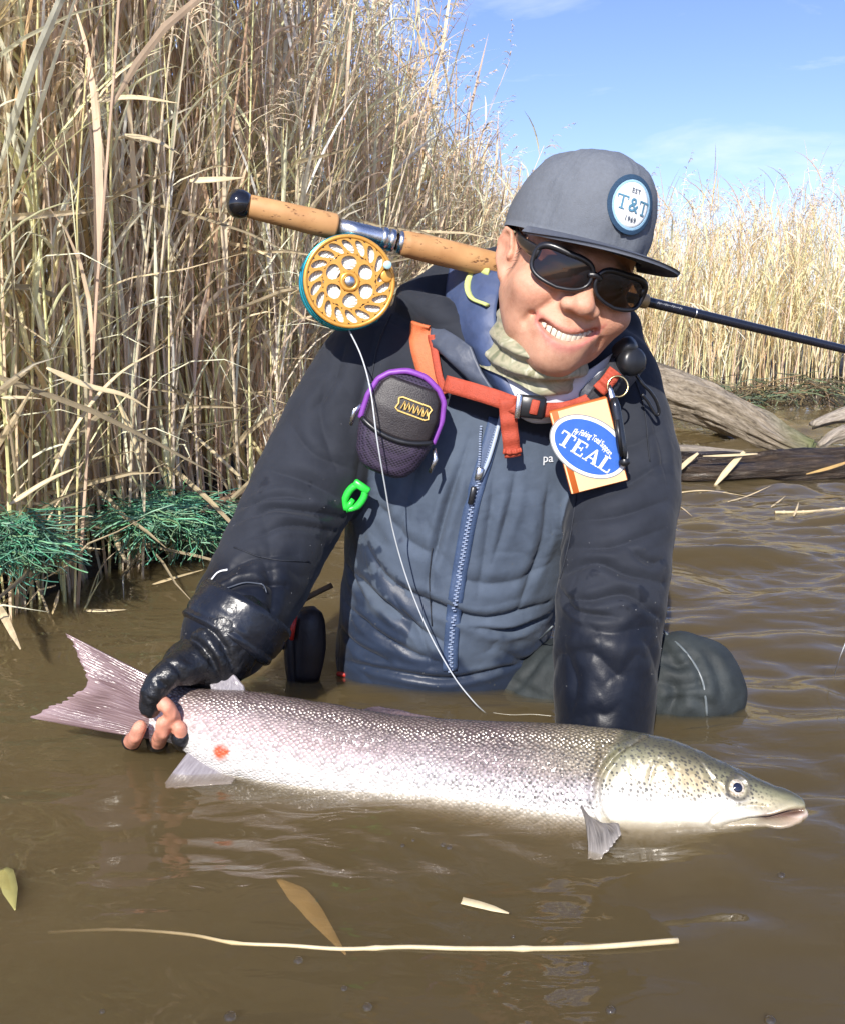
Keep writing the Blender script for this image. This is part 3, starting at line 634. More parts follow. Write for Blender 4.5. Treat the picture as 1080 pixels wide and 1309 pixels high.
FOLDS = [  # torso, long vertical pleats and the cinched hem
 ([(600, 560), (575, 640), (552, 720), (545, 760)], .006, .006), ([(585, 600), (566, 660), (555, 715)], .005, .004), ([(632, 600), (622, 690), (610, 760)], .006, .004),
 ([(660, 600), (648, 660), (628, 720)], .006, .004), ([(700, 620), (690, 700), (660, 780)], .008, .005), ([(540, 560), (520, 640), (505, 700)], .008, .004),
 ([(445, 725), (480, 762), (530, 800), (575, 825)], .007, .008), ([(432, 760), (470, 800), (520, 830), (560, 845)], .006, .006), ([(425, 790), (455, 825), (500, 848)], .006, .006),
 ([(470, 700), (500, 745), (560, 775), (620, 790), (700, 770)], .008, .008), ([(600, 800), (650, 805), (700, 790)], .006, .007), ([(430, 690), (450, 740), (470, 770)], .006, .005),
 ([(560, 700), (590, 740), (650, 745), (700, 720)], .009, .004), ([(480, 640), (520, 690), (560, 710)], .008, .004), ([(430, 842), (500, 858), (580, 868), (660, 850), (700, 835)], .005, .006),
 ([(505, 762), (540, 815), (550, 850)], .005, .004), ([(640, 830), (670, 845), (700, 820)], .005, .004),
 # image-left sleeve
 ([(300, 668), (350, 650), (400, 655), (440, 662)], .006, .008), ([(306, 648), (350, 636), (395, 640)], .005, .006), ([(318, 690), (370, 672), (430, 680)], .005, .005), ([(340, 600), (390, 615), (440, 640)], .008, .005),
 ([(420, 470), (410, 530), (430, 600)], .010, .004), ([(370, 540), (400, 580), (450, 600)], .008, .004), ([(285, 735), (320, 715), (380, 710)], .006, .004), ([(268, 765), (310, 745), (365, 750)], .005, .005),
 ([(262, 785), (300, 770), (350, 780)], .005, .005), ([(330, 700), (350, 760), (340, 800)], .008, .003), ([(480, 420), (470, 480), (455, 540)], .010, .005), ([(440, 440), (425, 490), (395, 530)], .007, .004),
 # image-right sleeve
 ([(740, 640), (790, 625), (850, 590)], .007, .005), ([(735, 668), (790, 660), (852, 640)], .007, .006), ([(728, 700), (780, 700), (848, 676)], .006, .005), ([(715, 735), (760, 720), (800, 735), (845, 745)], .006, .006),
 ([(712, 762), (750, 768), (800, 760), (842, 790)], .006, .007), ([(715, 750), (735, 780), (790, 790)], .005, .005), ([(760, 560), (800, 570), (845, 550)], .009, .004), ([(830, 520), (845, 570), (852, 620)], .008, .004),
 ([(740, 800), (780, 810), (830, 800)], .008, .002), ([(720, 830), (735, 870), (730, 910)], .008, .002), ([(800, 700), (830, 720), (846, 715)], .005, .005)]
JN = vnorm(JV, JF); dz = strokes(JV, JN, [(p_, w_*.85, a_*1.15) for p_, w_, a_ in FOLDS], bvh0, 1.15)
rc_ = np.random.default_rng(3)
def crease3(V, bvh, pts, w, a):
    q = [];
    for p_ in pts:
        h = bvh.find_nearest(Vector(p_)); q.append(np.array(h[0]))
    q = np.array(q); m = np.flatnonzero(((V > q.min(0)-.03) & (V < q.max(0)+.03)).all(1)); d, tt = polyd(V[m], q); e = np.sin(np.clip(tt, .02, .98)*pi)
    dz[m] += a*e**.7*(-np.exp(-np.abs(d/w)**1.15)+.5*np.exp(-((d-2.2*w)/(1.4*w))**2))
for A_, cnt in ((AR, 17), (AL, 15)):
    A_ = spline(np.array(A_), 60)
    for _ in range(cnt):
        t_ = int(rc_.choice([rc_.uniform(4, 55), rc_.normal(26, 5), rc_.normal(48, 4)], p=[.5, .32, .18])); t_ = min(max(t_, 3), 56); ax = nrm(A_[t_+2]-A_[t_-2]); u_ = nrm(np.cross(ax, [0, 1, 0])); v_ = np.cross(ax, u_)
        a0_ = rc_.uniform(0, 2*pi); sp_ = rc_.uniform(.5, 1.5); sl_ = rc_.normal(0, .030); pts = [A_[t_]+.072*(math.cos(g_)*u_+math.sin(g_)*v_)+ax*(sl_*(k_-4)/4+.006*math.sin(k_)) for k_, g_ in enumerate(np.linspace(a0_, a0_+sp_, 9))]
        crease3(JV, bvh0, pts, rc_.uniform(.004, .0085), rc_.uniform(.001, .0027))
for _ in range(13):
    x_, y_ = rc_.uniform(425, 720), rc_.uniform(560, 860); L_ = rc_.uniform(30, 95); an_ = rc_.normal(rad(100), .35) if y_ < 740 else rc_.normal(rad(30) if x_ < 560 else rad(160), .4)
    pts = [];
    for s_ in np.linspace(-.5, .5, 8):
        h = hitb(bvh0, x_+L_*s_*math.cos(an_)+6*math.sin(s_*6), y_+L_*s_*math.sin(an_))
        if h[0] is not None and (not pts or np.linalg.norm(np.array(h[0])-pts[-1]) < .04): pts.append(np.array(h[0]))
    if len(pts) > 3: crease3(JV, bvh0, pts, rc_.uniform(.0035, .0065), rc_.uniform(.001, .003))
def arm_t(V, A):
    d, t_ = polyd(V, np.array(A)); return d, t_
dR, tR = arm_t(JV, AR); dL, tL = arm_t(JV, AL); dT, tT = arm_t(JV, TS)
isR = np.clip((.088-dR)/.02, 0, 1); isL = np.clip((.085-dL)/.02, 0, 1); sleeve = np.maximum(isR, isL)
w1 = fbm(JV*9, 2, 4)
ax1 = nrm(AR[3]-AR[1]); ax2 = nrm(AL[4]-AL[1])
def ani(ax, f1, f2, s):
    a = (JV@ax)[:, None]; q = JV-a*ax; return 1-np.abs(noise(np.c_[q*f2, ][:, :3]+ax*(a*f1)+w1[:, None]*.45, s))
rid = isR*(.5+.7*np.exp(-((tR-.42)/.13)**2)+.4*np.exp(-((tR-.85)/.1)**2))*ani(ax1, 34, 8, 7)**3+isL*(.5+.6*np.exp(-((tL-.55)/.15)**2))*ani(ax2, 34, 8, 8)**3
tor = (1-sleeve)*ani(nrm(np.array([.9, 0, .35])), 26, 6, 9)**3
dz += .0005*rid+.0010*tor*np.clip((tT-.1)*3, 0, 1)+.0024*fbm(JV*11, 2, 6)+.0003*fbm(JV*75, 2, 8)
crk = (1-np.abs(noise(JV*np.array([15, 15, 26])+w1[:, None]*.9, 41)))**9; crk2 = (1-np.abs(noise(JV*np.array([30, 30, 22])+w1[:, None]*1.3, 43)))**10
dz -= .0009*crk*(.35+.65*np.clip(fbm(JV*6, 2, 45)+.3, 0, 1))+.0004*crk2*np.clip(fbm(JV*7, 2, 47)+.2, 0, 1)
JV = JV+JN*dz[:, None]; JV = smoothV(JV, JF, 1, .15)
# collar yoke / panel colours: charcoal shoulders and sleeves, slate blue front
yoke = P(620, 545, 1.25)
def projpx(V):
    d = V-np.array([0, 0, CAMZ]); z = d[:, 1]*CPI-d[:, 2]*SPI; return CX+FPX*d[:, 0]/z, CY-FPX*(d[:, 1]*SPI+d[:, 2]*CPI)/z
JX, JY = projpx(JV)
yk = np.interp(JX, [440, 470, 520, 575, 640, 700, 720, 760], [480, 486, 498, 520, 545, 560, 575, 600])
front_ = JN[:, 1] < .35
slate = (JY > yk) & front_ & (sleeve < .62) & (JX > 418) & (JX < 742-.03*(JY-600))
slate &= ~((JX < 470) & (JY < 700) & (isR > .35))
# hood lining / collar lining blue
wet = np.clip((JY-700-28*fbm(JV*14, 3, 2)-40*(JX > 640))/50, 0, 1)*isR+np.clip((JY-770-26*fbm(JV*14, 3, 2))/28, 0, 1)*isL
wet = np.maximum(wet, np.clip((JY-795-55*fbm(JV*11, 4, 12))/18, 0, 1)*(1-sleeve))
blot = np.clip((fbm(JV*26, 4, 31)-.28)/.1, 0, 1)*np.clip((JY-640)/60, 0, 1)*np.clip((560-JX)/60+.25, 0, 1)*(1-sleeve)
blot2 = np.clip((fbm(JV*34, 4, 33)-.38)/.1, 0, 1)*sleeve*np.clip((JY-560)/80, 0, 1); wet = np.clip(np.maximum.reduce([wet, blot*.9, blot2*.8]), 0, 1)
cS, cC = np.array([.070, .092, .130]), np.array([.0200, .0235, .0330])
sm_ = smoothV(slate.astype(float)[:, None].repeat(3, 1), JF, 1, .5)[:, :1]
jc = cC*(1-sm_)+cS*sm_
m_jack, nt, b = newmat('jacket_fabric'); at = nd(nt, 'ShaderNodeAttribute', {'attribute_name': 'col'}); aw = nd(nt, 'ShaderNodeAttribute', {'attribute_name': 'wet'}); t = nd(nt, 'ShaderNodeTexCoord')
n = nd(nt, 'ShaderNodeTexNoise', Vector=t.outputs['Object'], Scale=30., Detail=6., Roughness=.6); c = ramp(nt, n.outputs[0], [(.3, .86), (.7, 1.12)])
cc = mixc(nt, 1., at.outputs[0], c.outputs[0], 'MULTIPLY'); cw = mixc(nt, aw.outputs['Fac'], cc, mixc(nt, 1., cc, (.30, .34, .44), 'MULTIPLY'))
nt.links.new(cw, b.inputs['Base Color']); rr_ = nd(nt, 'ShaderNodeMapRange', Value=aw.outputs['Fac'], i3=.80, i4=.38); nt.links.new(rr_.outputs[0], b.inputs['Roughness'])
b.inputs['Specular IOR Level'].default_value = .25; b.inputs['Sheen Weight'].default_value = .06
wv = nd(nt, 'ShaderNodeTexVoronoi', Vector=t.outputs['Object'], Scale=420.); n3 = nd(nt, 'ShaderNodeTexNoise', Vector=t.outputs['Object'], Scale=75., Detail=4.)
hsum = mth(nt, 'ADD', mth(nt, 'MULTIPLY', wv.outputs[0], .12).outputs[0], n3.outputs[0]); bp = nd(nt, 'ShaderNodeBump', Strength=.3, Distance=.0016, Height=hsum.outputs[0]); nt.links.new(bp.outputs[0], b.inputs['Normal'])
jacket = part('jacket', JV, JF, m_jack, man, attrs={'col': jc, 'wet': wet})
jacket['label'] = 'charcoal and slate blue rain jacket, wet on sleeves and hem'
bvhJ = BVHTree.FromPolygons([Vector(v) for v in JV], [tuple(f) for f in JF.tolist()])
def on(px, py, off=0., bvh=None, dflt=1.27):
    h = hitb(bvh or bvhJ, px, py)
    if h[0] is None: return P(px, py, dflt), np.array([0, -1., 0])
    return np.array(h[0])+np.array(h[1])*off, np.array(h[1])
def ribbon_on(pts, w, off=.003, t=.0018, n=None, bvh=None, sm=3):   # flat strap laid over the jacket along a pixel path
    n = n or max(8, len(pts)*6); c = spline(np.array(pts, float), n); L = [on(x, y, 0, bvh) for x, y in c]; p = np.array([l[0] for l in L]); nn = np.array([l[1] for l in L])
    for _ in range(sm):
        p[1:-1] = (p[:-2]+2*p[1:-1]+p[2:])/4; nn[1:-1] = (nn[:-2]+2*nn[1:-1]+nn[2:])/4
    nn = nrm(nn); p = p+nn*off; tg = nrm(np.gradient(p, axis=0)); s = nrm(np.cross(tg, nn)); w = np.broadcast_to(np.asarray(w, float), (n,))[:, None]/2
    V = np.stack([p-s*w, p-s*w*.5+nn*.0006, p+nn*.0008, p+s*w*.5+nn*.0006, p+s*w], 1).reshape(-1, 3); F = gridF(n, 5)
    if vnorm(V, F)[len(V)//2].dot(nn[n//2]) < 0: F = F[:, ::-1]
    return thick(V, F, t, n, 5)
# ---- waders (legs): thigh and knee at right, hips, other thigh under water
L = SDF((-.22, 1.0, -.45), (.46, 1.70, .16), .0055)
L.tube([P(560, 850, 1.43), P(560, 960, 1.46)], [.145, .15], 0, axis=(0, 1, 0), ratio=1.2)
L.tube([P(600, 905, 1.43), P(720, 888, 1.34), P(850, 880, 1.265), P(884, 884, 1.25)], [.088, .084, .072, .062], .03)
L.tube([P(884, 886, 1.25), P(905, 930, 1.30), P(880, 1000, 1.52)], [.060, .058, .05], .02)
L.tube([P(520, 915, 1.43), P(470, 1000, 1.35), P(440, 1040, 1.30)], [.085, .075, .065], .03)
L.tube([P(872, 838, 1.255), P(900, 850, 1.25), P(912, 880, 1.245)], [.034, .036, .036], .02)
LV, LF = L.mesh(); LV, LF = largest(LV, LF); LV = smoothV(LV, LF, 3, .5); bL = BVHTree.FromPolygons([Vector(v) for v in LV], [tuple(f) for f in LF.tolist()])
LN = vnorm(LV, LF)
LVd = strokes(LV, LN, [([(700, 800), (655, 850), (620, 885)], .006, .006), ([(715, 810), (670, 870), (640, 895)], .005, .004), ([(650, 868), (690, 890), (720, 900)], .005, .003), ([(850, 810), (890, 850), (900, 910)], .004, .004), ([(858, 870), (862, 895), (850, 915)], .007, .008), ([(900, 830), (918, 862), (925, 900)], .006, .005), ([(838, 842), (868, 850), (892, 838)], .005, .006), ([(840, 872), (876, 878), (912, 866)], .005, .006), ([(846, 900), (880, 892), (915, 905)], .005, .005), ([(820, 815), (850, 830), (870, 860)], .006, .005)], bL, 1.2)
LV = LV+LN*(LVd+.0025*fbm(LV*14, 3, 3)+.001*fbm(LV*60, 2, 4))[:, None]
part('waders', LV, LF, basic('wader_neoprene', (.026, .032, .034), .68, .4, 25, .35, bscale=120, spec=.3), man)
bL = BVHTree.FromPolygons([Vector(v) for v in LV], [tuple(f) for f in LF.tolist()])
m_seam = basic('wader_tape', (.12, .14, .15), .35, .2, 60)
V, F = ribbon_on([(846, 806), (878, 836), (898, 872), (903, 915)], .0035, .0008, .0012, bvh=bL); part('seam_tape', V, F, m_seam, man)
V, F = ribbon_on([(706, 800), (668, 838), (632, 880)], .003, .0008, .0012, bvh=bL); part('seam_tape', V, F, m_seam, man)
# ---- glove on the gripping hand
G = SDF(P(110, 990, 1.0)-.012, np.maximum(P(345, 770, 1.2), P(345, 770, 1.15))+np.array([.02, .06, .02]), .0022)
G.tube([AR[-2], wr, P(243, 852, 1.105), P(232, 868, 1.105)], [.041, .036, .033, .026], 0, axis=(0, 1, 0), ratio=[1.1, 1.15, 1.15, 1.1])
G.tube(spline(THUMB, 9), [.022, .021, .0195, .018, .0165, .0155, .0148, .014, .0132], .012)
for f, e in zip(FING, (.62, .74, .93, .70)):
    s = spline(f, 24)[:int(24*e)]; G.tube(s, np.linspace(.0135, .0118, len(s)), .006)
G.tube([P(300, 800, 1.12), P(283, 832, 1.11)], [.046, .044], .008)          # gathered neoprene cuff
for q, a in (((.2, .0), .003),): pass
GV, GF = G.mesh(); GV, GF = largest(GV, GF); GV = smoothV(GV, GF, 2, .5); GN = vnorm(GV, GF)
bG = BVHTree.FromPolygons([Vector(v) for v in GV], [tuple(f) for f in GF.tolist()])
gd = strokes(GV, GN, [([(235, 800), (262, 800), (285, 825), (300, 858)], .004, .004), ([(225, 812), (250, 820), (272, 845), (284, 872)], .004, .005), ([(215, 845), (232, 862), (228, 880)], .004, .0025), ([(203, 868), (215, 880)], .003, .002), ([(188, 893), (200, 897)], .002, .0015)], bG)
GV = GV+GN*(gd+.0008*fbm(GV*60, 3, 5)+.0006*fbm(GV*150, 2, 7))[:, None]
m_glove = basic('glove_neoprene', (.010, .011, .014), .30, .4, 60, .5, bscale=260)
glove = part('glove', GV, GF, m_glove, man); glove['label'] = 'wet black fingerless neoprene glove'
a_, b_ = P(318, 775, 1.148), P(288, 822, 1.125); m_ = 22; t_ = np.linspace(0, 1, m_)[:, None]; V, F = tube(a_+(b_-a_)*t_, np.interp(t_[:, 0], [0, .1, .5, .72, .78, .84, .92, 1], [.0605, .0632, .0628, .0615, .0592, .0615, .0612, .054]), 56, False)
V = V+nrm(V-a_-((V-a_)@nrm(b_-a_))[:, None]*nrm(b_-a_))*(.0022*fbm(V*26, 3, 5)+.0008*fbm(V*80, 2, 6))[:, None]
part('jacket_cuff', V, F, basic('cuff_fabric', (.010, .012, .018), .26, .3, 40, .3), man)
# ---- neck gaiter in head space
M, Nn = 26, 96; th = np.linspace(0, 2*pi, Nn, endpoint=False); rows = []
for i in range(M):
    t_ = i/(M-1); fr_ = .5-.5*np.cos(th)                          # 0 at back .. 1 at front (theta=pi -> front)
    zt = np.interp(fr_, [0, .35, .6, .85, 1], [-.035, -.047, -.067, -.084, -.087]); zb = -.132-.004*fr_
    z = zt+(zb-zt)*t_; a = np.interp(t_, [0, .25, 1], [.065, .068, .066])-.007*fr_; bb = np.interp(t_, [0, .25, 1], [.066, .068, .066])
    cyy = np.interp(t_, [0, 1], [-.008, .018]); sag = .0045*np.sin((z*260)+2.2*np.sin(th*2.0+.6)+th*1.5)*np.clip(t_*4+.25, 0, 1)*(.35+.65*fr_)
    x = (a+sag)*np.sin(th); y = cyy+(bb+sag)*np.cos(th)*np.where(np.cos(th) < 0, np.interp(t_, [0, .3, 1], [1.06, 1.12, 1.0]), .9)
    rows.append(np.stack([x, y, z-.5*sag], 1))
V = np.concatenate(rows); F = gridF(M, Nn, True); V = V+vnorm(V, F)*(.0014*fbm(V*55, 3, 9))[:, None]
if (vnorm(V, F)*(V-V.mean(0))).sum() < 0: F = F[:, ::-1]
N_ = vnorm(V, F); k = len(V); inner = V-N_*.002; F2 = F[:, ::-1]+k; rim = np.array([(j, (j+1) % Nn, k+(j+1) % Nn, k+j) for j in range(Nn)])
m_gait, nt, b = newmat('gaiter_camo'); t = nd(nt, 'ShaderNodeTexCoord'); n = nd(nt, 'ShaderNodeTexNoise', Vector=t.outputs['Object'], Scale=26., Detail=3., Distortion=1.2)
c = ramp(nt, n.outputs[0], [(.36, (.16, .17, .10)), (.45, (.36, .33, .22)), (.55, (.27, .27, .17)), (.62, (.48, .45, .33)), (.68, (.20, .19, .10))]); nt.links.new(c.outputs[0], b.inputs['Base Color']); b.inputs['Roughness'].default_value = .6; b.inputs['Sheen Weight'].default_value = .2
part('neck_gaiter', HW(np.vstack([V, inner])), np.vstack([F, F2, rim]), m_gait, man)
# white undershirt collar and jacket collar flaps
m_white = basic('undershirt', (.62, .64, .68), .7, .08, 60, .2)
V, F = patch([[(628, 430, 1.25), (650, 466, 1.232), (690, 480, 1.222), (740, 478, 1.23), (785, 450, 1.25)], [(632, 470, 1.25), (655, 500, 1.226), (690, 512, 1.217), (735, 505, 1.226), (780, 475, 1.245)], [(645, 505, 1.262), (662, 528, 1.236), (685, 540, 1.23), (725, 532, 1.24), (770, 500, 1.26)]], 20, 30, .003); part('undershirt_collar', V, F, m_white, man)
m_lin = basic('collar_lining', (.050, .075, .16), .55, .2, 40, .3); m_out = basic('collar_shell', (.058, .07, .10), .5, .2, 40, .3)
def flap(ctrl, m, n, t, mat, seed, amp=.003):
    V, F = patch(ctrl, m, n, t); V = V+np.array([0, 1, 0])*(amp*fbm(V*38, 3, seed))[:, None]; return part('collar', V, F, mat, man)
flap([[(576, 344, 1.36), (600, 344, 1.32), (622, 347, 1.295), (645, 352, 1.285)], [(572, 385, 1.325), (598, 388, 1.285), (618, 392, 1.262), (634, 398, 1.255)], [(580, 425, 1.30), (606, 436, 1.262), (626, 444, 1.243), (640, 450, 1.24)], [(604, 462, 1.28), (626, 474, 1.246), (642, 482, 1.232), (654, 486, 1.234)], [(634, 500, 1.262), (648, 509, 1.238), (660, 515, 1.226), (670, 516, 1.23)]], 44, 20, .004, m_lin, 2)
flap([[(553, 415, 1.305), (580, 428, 1.275), (604, 444, 1.252)], [(552, 436, 1.285), (586, 460, 1.255), (616, 474, 1.238)], [(570, 450, 1.275), (604, 484, 1.245), (636, 502, 1.228)], [(612, 495, 1.256), (636, 516, 1.238), (662, 526, 1.226)]], 28, 18, .005, m_out, 4)
flap([[(742, 500, 1.228), (764, 478, 1.228), (786, 456, 1.24), (802, 438, 1.27)], [(738, 515, 1.226), (766, 500, 1.222), (794, 476, 1.238), (814, 452, 1.275)], [(728, 532, 1.236), (764, 520, 1.236), (798, 496, 1.258), (820, 470, 1.30)]], 22, 22, .005, basic('collar_shell_navy', (.018, .022, .038), .5, .25, 40, .3), 6)
c = np.array([P(x, y, Y) for x, y, Y in [(624, 348, 1.292), (606, 348, 1.31), (597, 364, 1.298), (602, 381, 1.28), (622, 390, 1.257)]]); V, F = tube(spline(c, 20)+np.array([0, -.006, 0]), .0048, 8, flat=.5); part('hanger_loop', V, F, basic('loop_cord', (.55, .62, .22), .6, .1, 90, .3), man)
# ---- cap (own tilt), brim, button, patch with lettering
CR = rotm(24, 15.5, 3); CC_ = HC
def CW(p): return CC_+np.asarray(p, float)@CR.T
m_cap = basic('cap_twill', (.125, .14, .165), .75, .1, 220, .35, bscale=900, detail=2.)
M, Nn = 34, 120; th = np.linspace(0, 2*pi, Nn, endpoint=False); rows = []; rows0 = []; cosf = -np.cos(th)   # theta=0 -> back(+y), theta=pi -> front
for i in range(M):
    ph = (i/(M-1))*pi/2*.995; f = .5-.5*np.cos(th); p = .80-.36*f**1.5; q = .9-.06*f; Hh = .108+.004*f
    r = np.cos(ph)**p; z = Hh*np.sin(ph)**q; z0 = .042+.0*f; grow = 1+.035*np.sin(ph*2)*(f*.6+.4)
    seam = np.abs(((th-pi)/(pi/3)+.5) % 1-.5)*(pi/3)*.09*max(r.mean(), .15); gv = -.0016*np.exp(-(seam/.0018)**2)+.0009*np.exp(-((seam-.0045)/.0020)**2)-.0006*np.exp(-((seam-.0075)/.0012)**2)
    x = (.0835*r*grow+gv)*np.sin(th); y = .010+(.1005*r*grow+gv)*np.cos(th); rows0.append(np.stack([.0835*r*grow*np.sin(th), .010+.1005*r*grow*np.cos(th), z0+z], 1))
    rows.append(np.stack([x, y, z0+z], 1))
V = np.concatenate(rows); F = gridF(M, Nn, True); 
if (vnorm(V, F)*(V-V.mean(0))).sum() < 0: F = F[:, ::-1]
V = V+vnorm(V, F)*(.0019*fbm(V*np.array([34, 34, 20]), 3, 3)+.0005*fbm(V*90, 2, 5)-.0012*(1-np.abs(noise(V*np.array([24, 24, 11]), 15)))**9)[:, None]
N_ = vnorm(V, F); k = len(V); rim = np.array([((j+1) % Nn, j, k+j, k+(j+1) % Nn) for j in range(Nn)])
capo = part('cap', CW(np.vstack([V, V-N_*.002])), np.vstack([F, F[:, ::-1]+k, rim]), m_cap, man); capo['label'] = 'grey flat-brim cap with round white T&T patch'
bC = BVHTree.FromPolygons([Vector(v) for v in np.concatenate(rows0)], [tuple(f) for f in F.tolist()])
# sub-parts keep world coordinates: parent = cap (at origin of person)
def cpart(name, V, F, mat, par=capo, **kw): return mesh(name, np.asarray(V)-np.array(man.location), F, mat, par, **kw)
Mb, Nb = 12, 61; u = np.linspace(-1, 1, Nb); ang = u*rad(74); rows = []
for i in range(Mb):
    t_ = i/(Mb-1); Lb = .074*np.clip(1-np.abs(u)**3.2, 0, 1)**.55
    x = (.0835+.0)*np.sin(ang); y = .010-.1005*np.cos(ang); ex = x*(1+.10*t_); ey = y-Lb*t_
    rows.append(np.stack([ex*(1+.06*t_*(1-np.abs(u))), ey, .047-.0015*(np.abs(u)**2)*1.0-.007*t_*(.4+.8*u*u)+.0025*np.sin(t_*pi)], 1))
V = np.concatenate(rows); F = gridF(Mb, Nb)
if vnorm(V, F)[Nb//2][2] < 0: F = F[:, ::-1]
V2, F2 = thick(V, F, .0042, Mb, Nb); cpart('brim', CW(V2), F2, basic('brim_twill', (.075, .085, .11), .7, .1, 220, .35, bscale=900, detail=2.))
V, F = lathe([(-.004, .009), (.001, .0088), (.003, .007), (.0042, .0035), (.0044, .0001)], CW((0, .010, .1495)), CR@np.array([0, 0, 1.]), 20); cpart('button', V, F, m_cap)
def oncap(x, z, off): 
    h = bC.ray_cast(Vector((x, -.3, z)), Vector((0, 1, 0))); return np.array(h[0])+np.array(h[1])*off
PZ = .098
def disc_on(r0, r1, off, t, n=56, ring=8):
    rows = []
    for rr_ in np.linspace(r0, r1, ring):
        rows.append([oncap(rr_*.96*math.sin(a), PZ+rr_*math.cos(a)*1.02, off) for a in np.linspace(0, 2*pi, n, endpoint=False)])
    V = np.array(rows).reshape(-1, 3); F = gridF(ring, n, True)
    if vnorm(V, F)[:, 1].mean() > 0: F = F[:, ::-1]
    N_ = vnorm(V, F); k = len(V); rim = np.array([((ring-1)*n+j, (ring-1)*n+(j+1) % n, k+(ring-1)*n+(j+1) % n, k+(ring-1)*n+j) for j in range(n)]); rim2 = np.array([((j+1) % n, j, k+j, k+(j+1) % n) for j in range(n)])
    return np.vstack([V, V-N_*t]), np.vstack([F, F[:, ::-1]+k, rim, rim2])
m_navy = basic('patch_navy_thread', (.018, .055, .11), .8, .2, 500, .5, bscale=1200); m_lblue = basic('patch_blue_thread', (.30, .50, .66), .8, .15, 500, .5, bscale=1200); m_pw = basic('patch_white', (.80, .82, .82), .8, .05, 400, .3, bscale=1200)
V, F = disc_on(.0265, .0315, .0030, .004); cpart('patch_border', CW(V), F, m_navy)
V, F = disc_on(.0240, .0267, .0026, .003); cpart('patch_ring', CW(V), F, m_lblue)
V, F = disc_on(.0003, .0242, .0022, .002); cpart('patch_face', CW(V), F, m_pw)
def text_mesh(s, size, extr=0., space=1., bold=0.):
    cu = bpy.data.curves.new('t', 'FONT'); cu.body = s; cu.size = size; cu.align_x = 'CENTER'; cu.align_y = 'CENTER'; cu.extrude = extr; cu.space_character = space; cu.offset = bold; cu.resolution_u = 3
    o = bpy.data.objects.new('t', cu); me = bpy.data.meshes.new_from_object(o); V = np.array([v.co for v in me.vertices]).reshape(-1, 3); F = [tuple(p.vertices) for p in me.polygons]
    bpy.data.objects.remove(o); bpy.data.curves.remove(cu); bpy.data.meshes.remove(me); return V, F
def cap_text(s, size, dx, dz, bold=0., arc=0., sy=1.):
    V, F = text_mesh(s, size, 0, 1.05, bold); W_ = np.array([oncap(v[0]+dx, PZ+dz+v[1]*sy-arc*v[0]**2, .0033) for v in V]); return W_, F
Ts = [(0, 0)]
def serifT(w, h, s, sl=.0016):  # slab T as boxes in patch plane
    return [(-w/2, w/2, h/2-sl, h/2), (-w/2, -w/2+sl*.8, h/2-sl*2.4, h/2), (w/2-sl*.8, w/2, h/2-sl*2.4, h/2), (-sl*.75, sl*.75, -h/2, h/2), (-sl*2, sl*2, -h/2, -h/2+sl*.8)]
lt = []
for cx_, s_ in ((-.0142, 0), (.0142, 0)):
    for x0, x1, z0, z1 in serifT(.0135, .0150, 0):
        q = [oncap(cx_+x, PZ+z, .0033) for x, z in ((x0, z0), (x1, z0), (x1, z1), (x0, z1))]; lt.append((np.array(q), [(0, 1, 2, 3)]))
lt.append(cap_text('&', .0215, 0, -.0005, .0002)); V, F = cat_(*lt); cpart('patch_lettering', CW(V), F, basic('patch_letter_thread', (.08, .22, .33), .8, .2, 500), smooth=False)
m_pst = basic('patch_small_thread', (.05, .07, .10), .8, .2, 500)
for tx_ in (('EST', .0074, 0, .0150, .0001), ('1969', .0076, 0, -.0155, .0001)): V, F = cap_text(*tx_); cpart('patch_lettering', CW(V), F, m_pst, smooth=False)
# ---- sunglasses
m_fr = basic('sunglass_frame', (.012, .012, .015), .32, .2, 90, coat=.2)
m_lens, nt, b = newmat('sunglass_lens'); nt.nodes.remove(b); t = nd(nt, 'ShaderNodeTexCoord'); nz = nd(nt, 'ShaderNodeTexNoise', Vector=t.outputs['Object'], Scale=12.); rl = nd(nt, 'ShaderNodeMapRange', Value=nz.outputs[0], i3=.015, i4=.04)
tr = nd(nt, 'ShaderNodeBsdfTransparent', Color=(.13, .075, .05)); gl = nd(nt, 'ShaderNodeBsdfGlossy', Color=(.85, .8, .75), Roughness=rl.outputs[0]); fr = nd(nt, 'ShaderNodeFresnel', IOR=1.6); mx = nd(nt, 'ShaderNodeMixShader', i0=fr.outputs[0], i1=tr.outputs[0], i2=gl.outputs[0]); nt.links.new(mx.outputs[0], nt.nodes['Material Output'].inputs['Surface'])
gls = None
def gy_(x): return -.1085+4.4*x*x
def lens_outline(s, n=44, g=1.):
    a = np.linspace(0, 2*pi, n, endpoint=False); ca, sa = np.cos(a), np.sin(a); x = .0335*g*np.sign(ca)*np.abs(ca)**.58; z = .0195*g*np.sign(sa)*np.abs(sa)**.66*(1-.16*(ca < 0)*np.abs(ca)*(sa < 0))
    z = z+.0035*np.where(x > 0, x/.0315, 0)-.002*np.where(x < 0, -x/.0315, 0)*(z < 0)*-1.5
    X = s*(.0365+x); return np.stack([X, gy_(X), .008+z-.0], 1)
fp = []
for s in (-1, 1):
    o = lens_outline(s); o = np.vstack([o, o[:1]]); w = .0021+.0016*np.clip((o[:, 2]-.008)/.02, 0, 1)+.0010*np.clip(np.abs(o[:, 0])/.06-.5, 0, 1); V, F = tube(o, w, 10, False); fp.append((V, F))
br = spline([(-.0075, gy_(0)+.001, .013), (0, gy_(0)-.0015, .0155), (.0075, gy_(0)+.001, .013)], 9); fp.append(tube(br, .0036, 10))
V, F = cat_(*fp); glasses = part('sunglasses', HW(V), F, m_fr, man); glasses['label'] = 'black wraparound sunglasses with brown lenses'
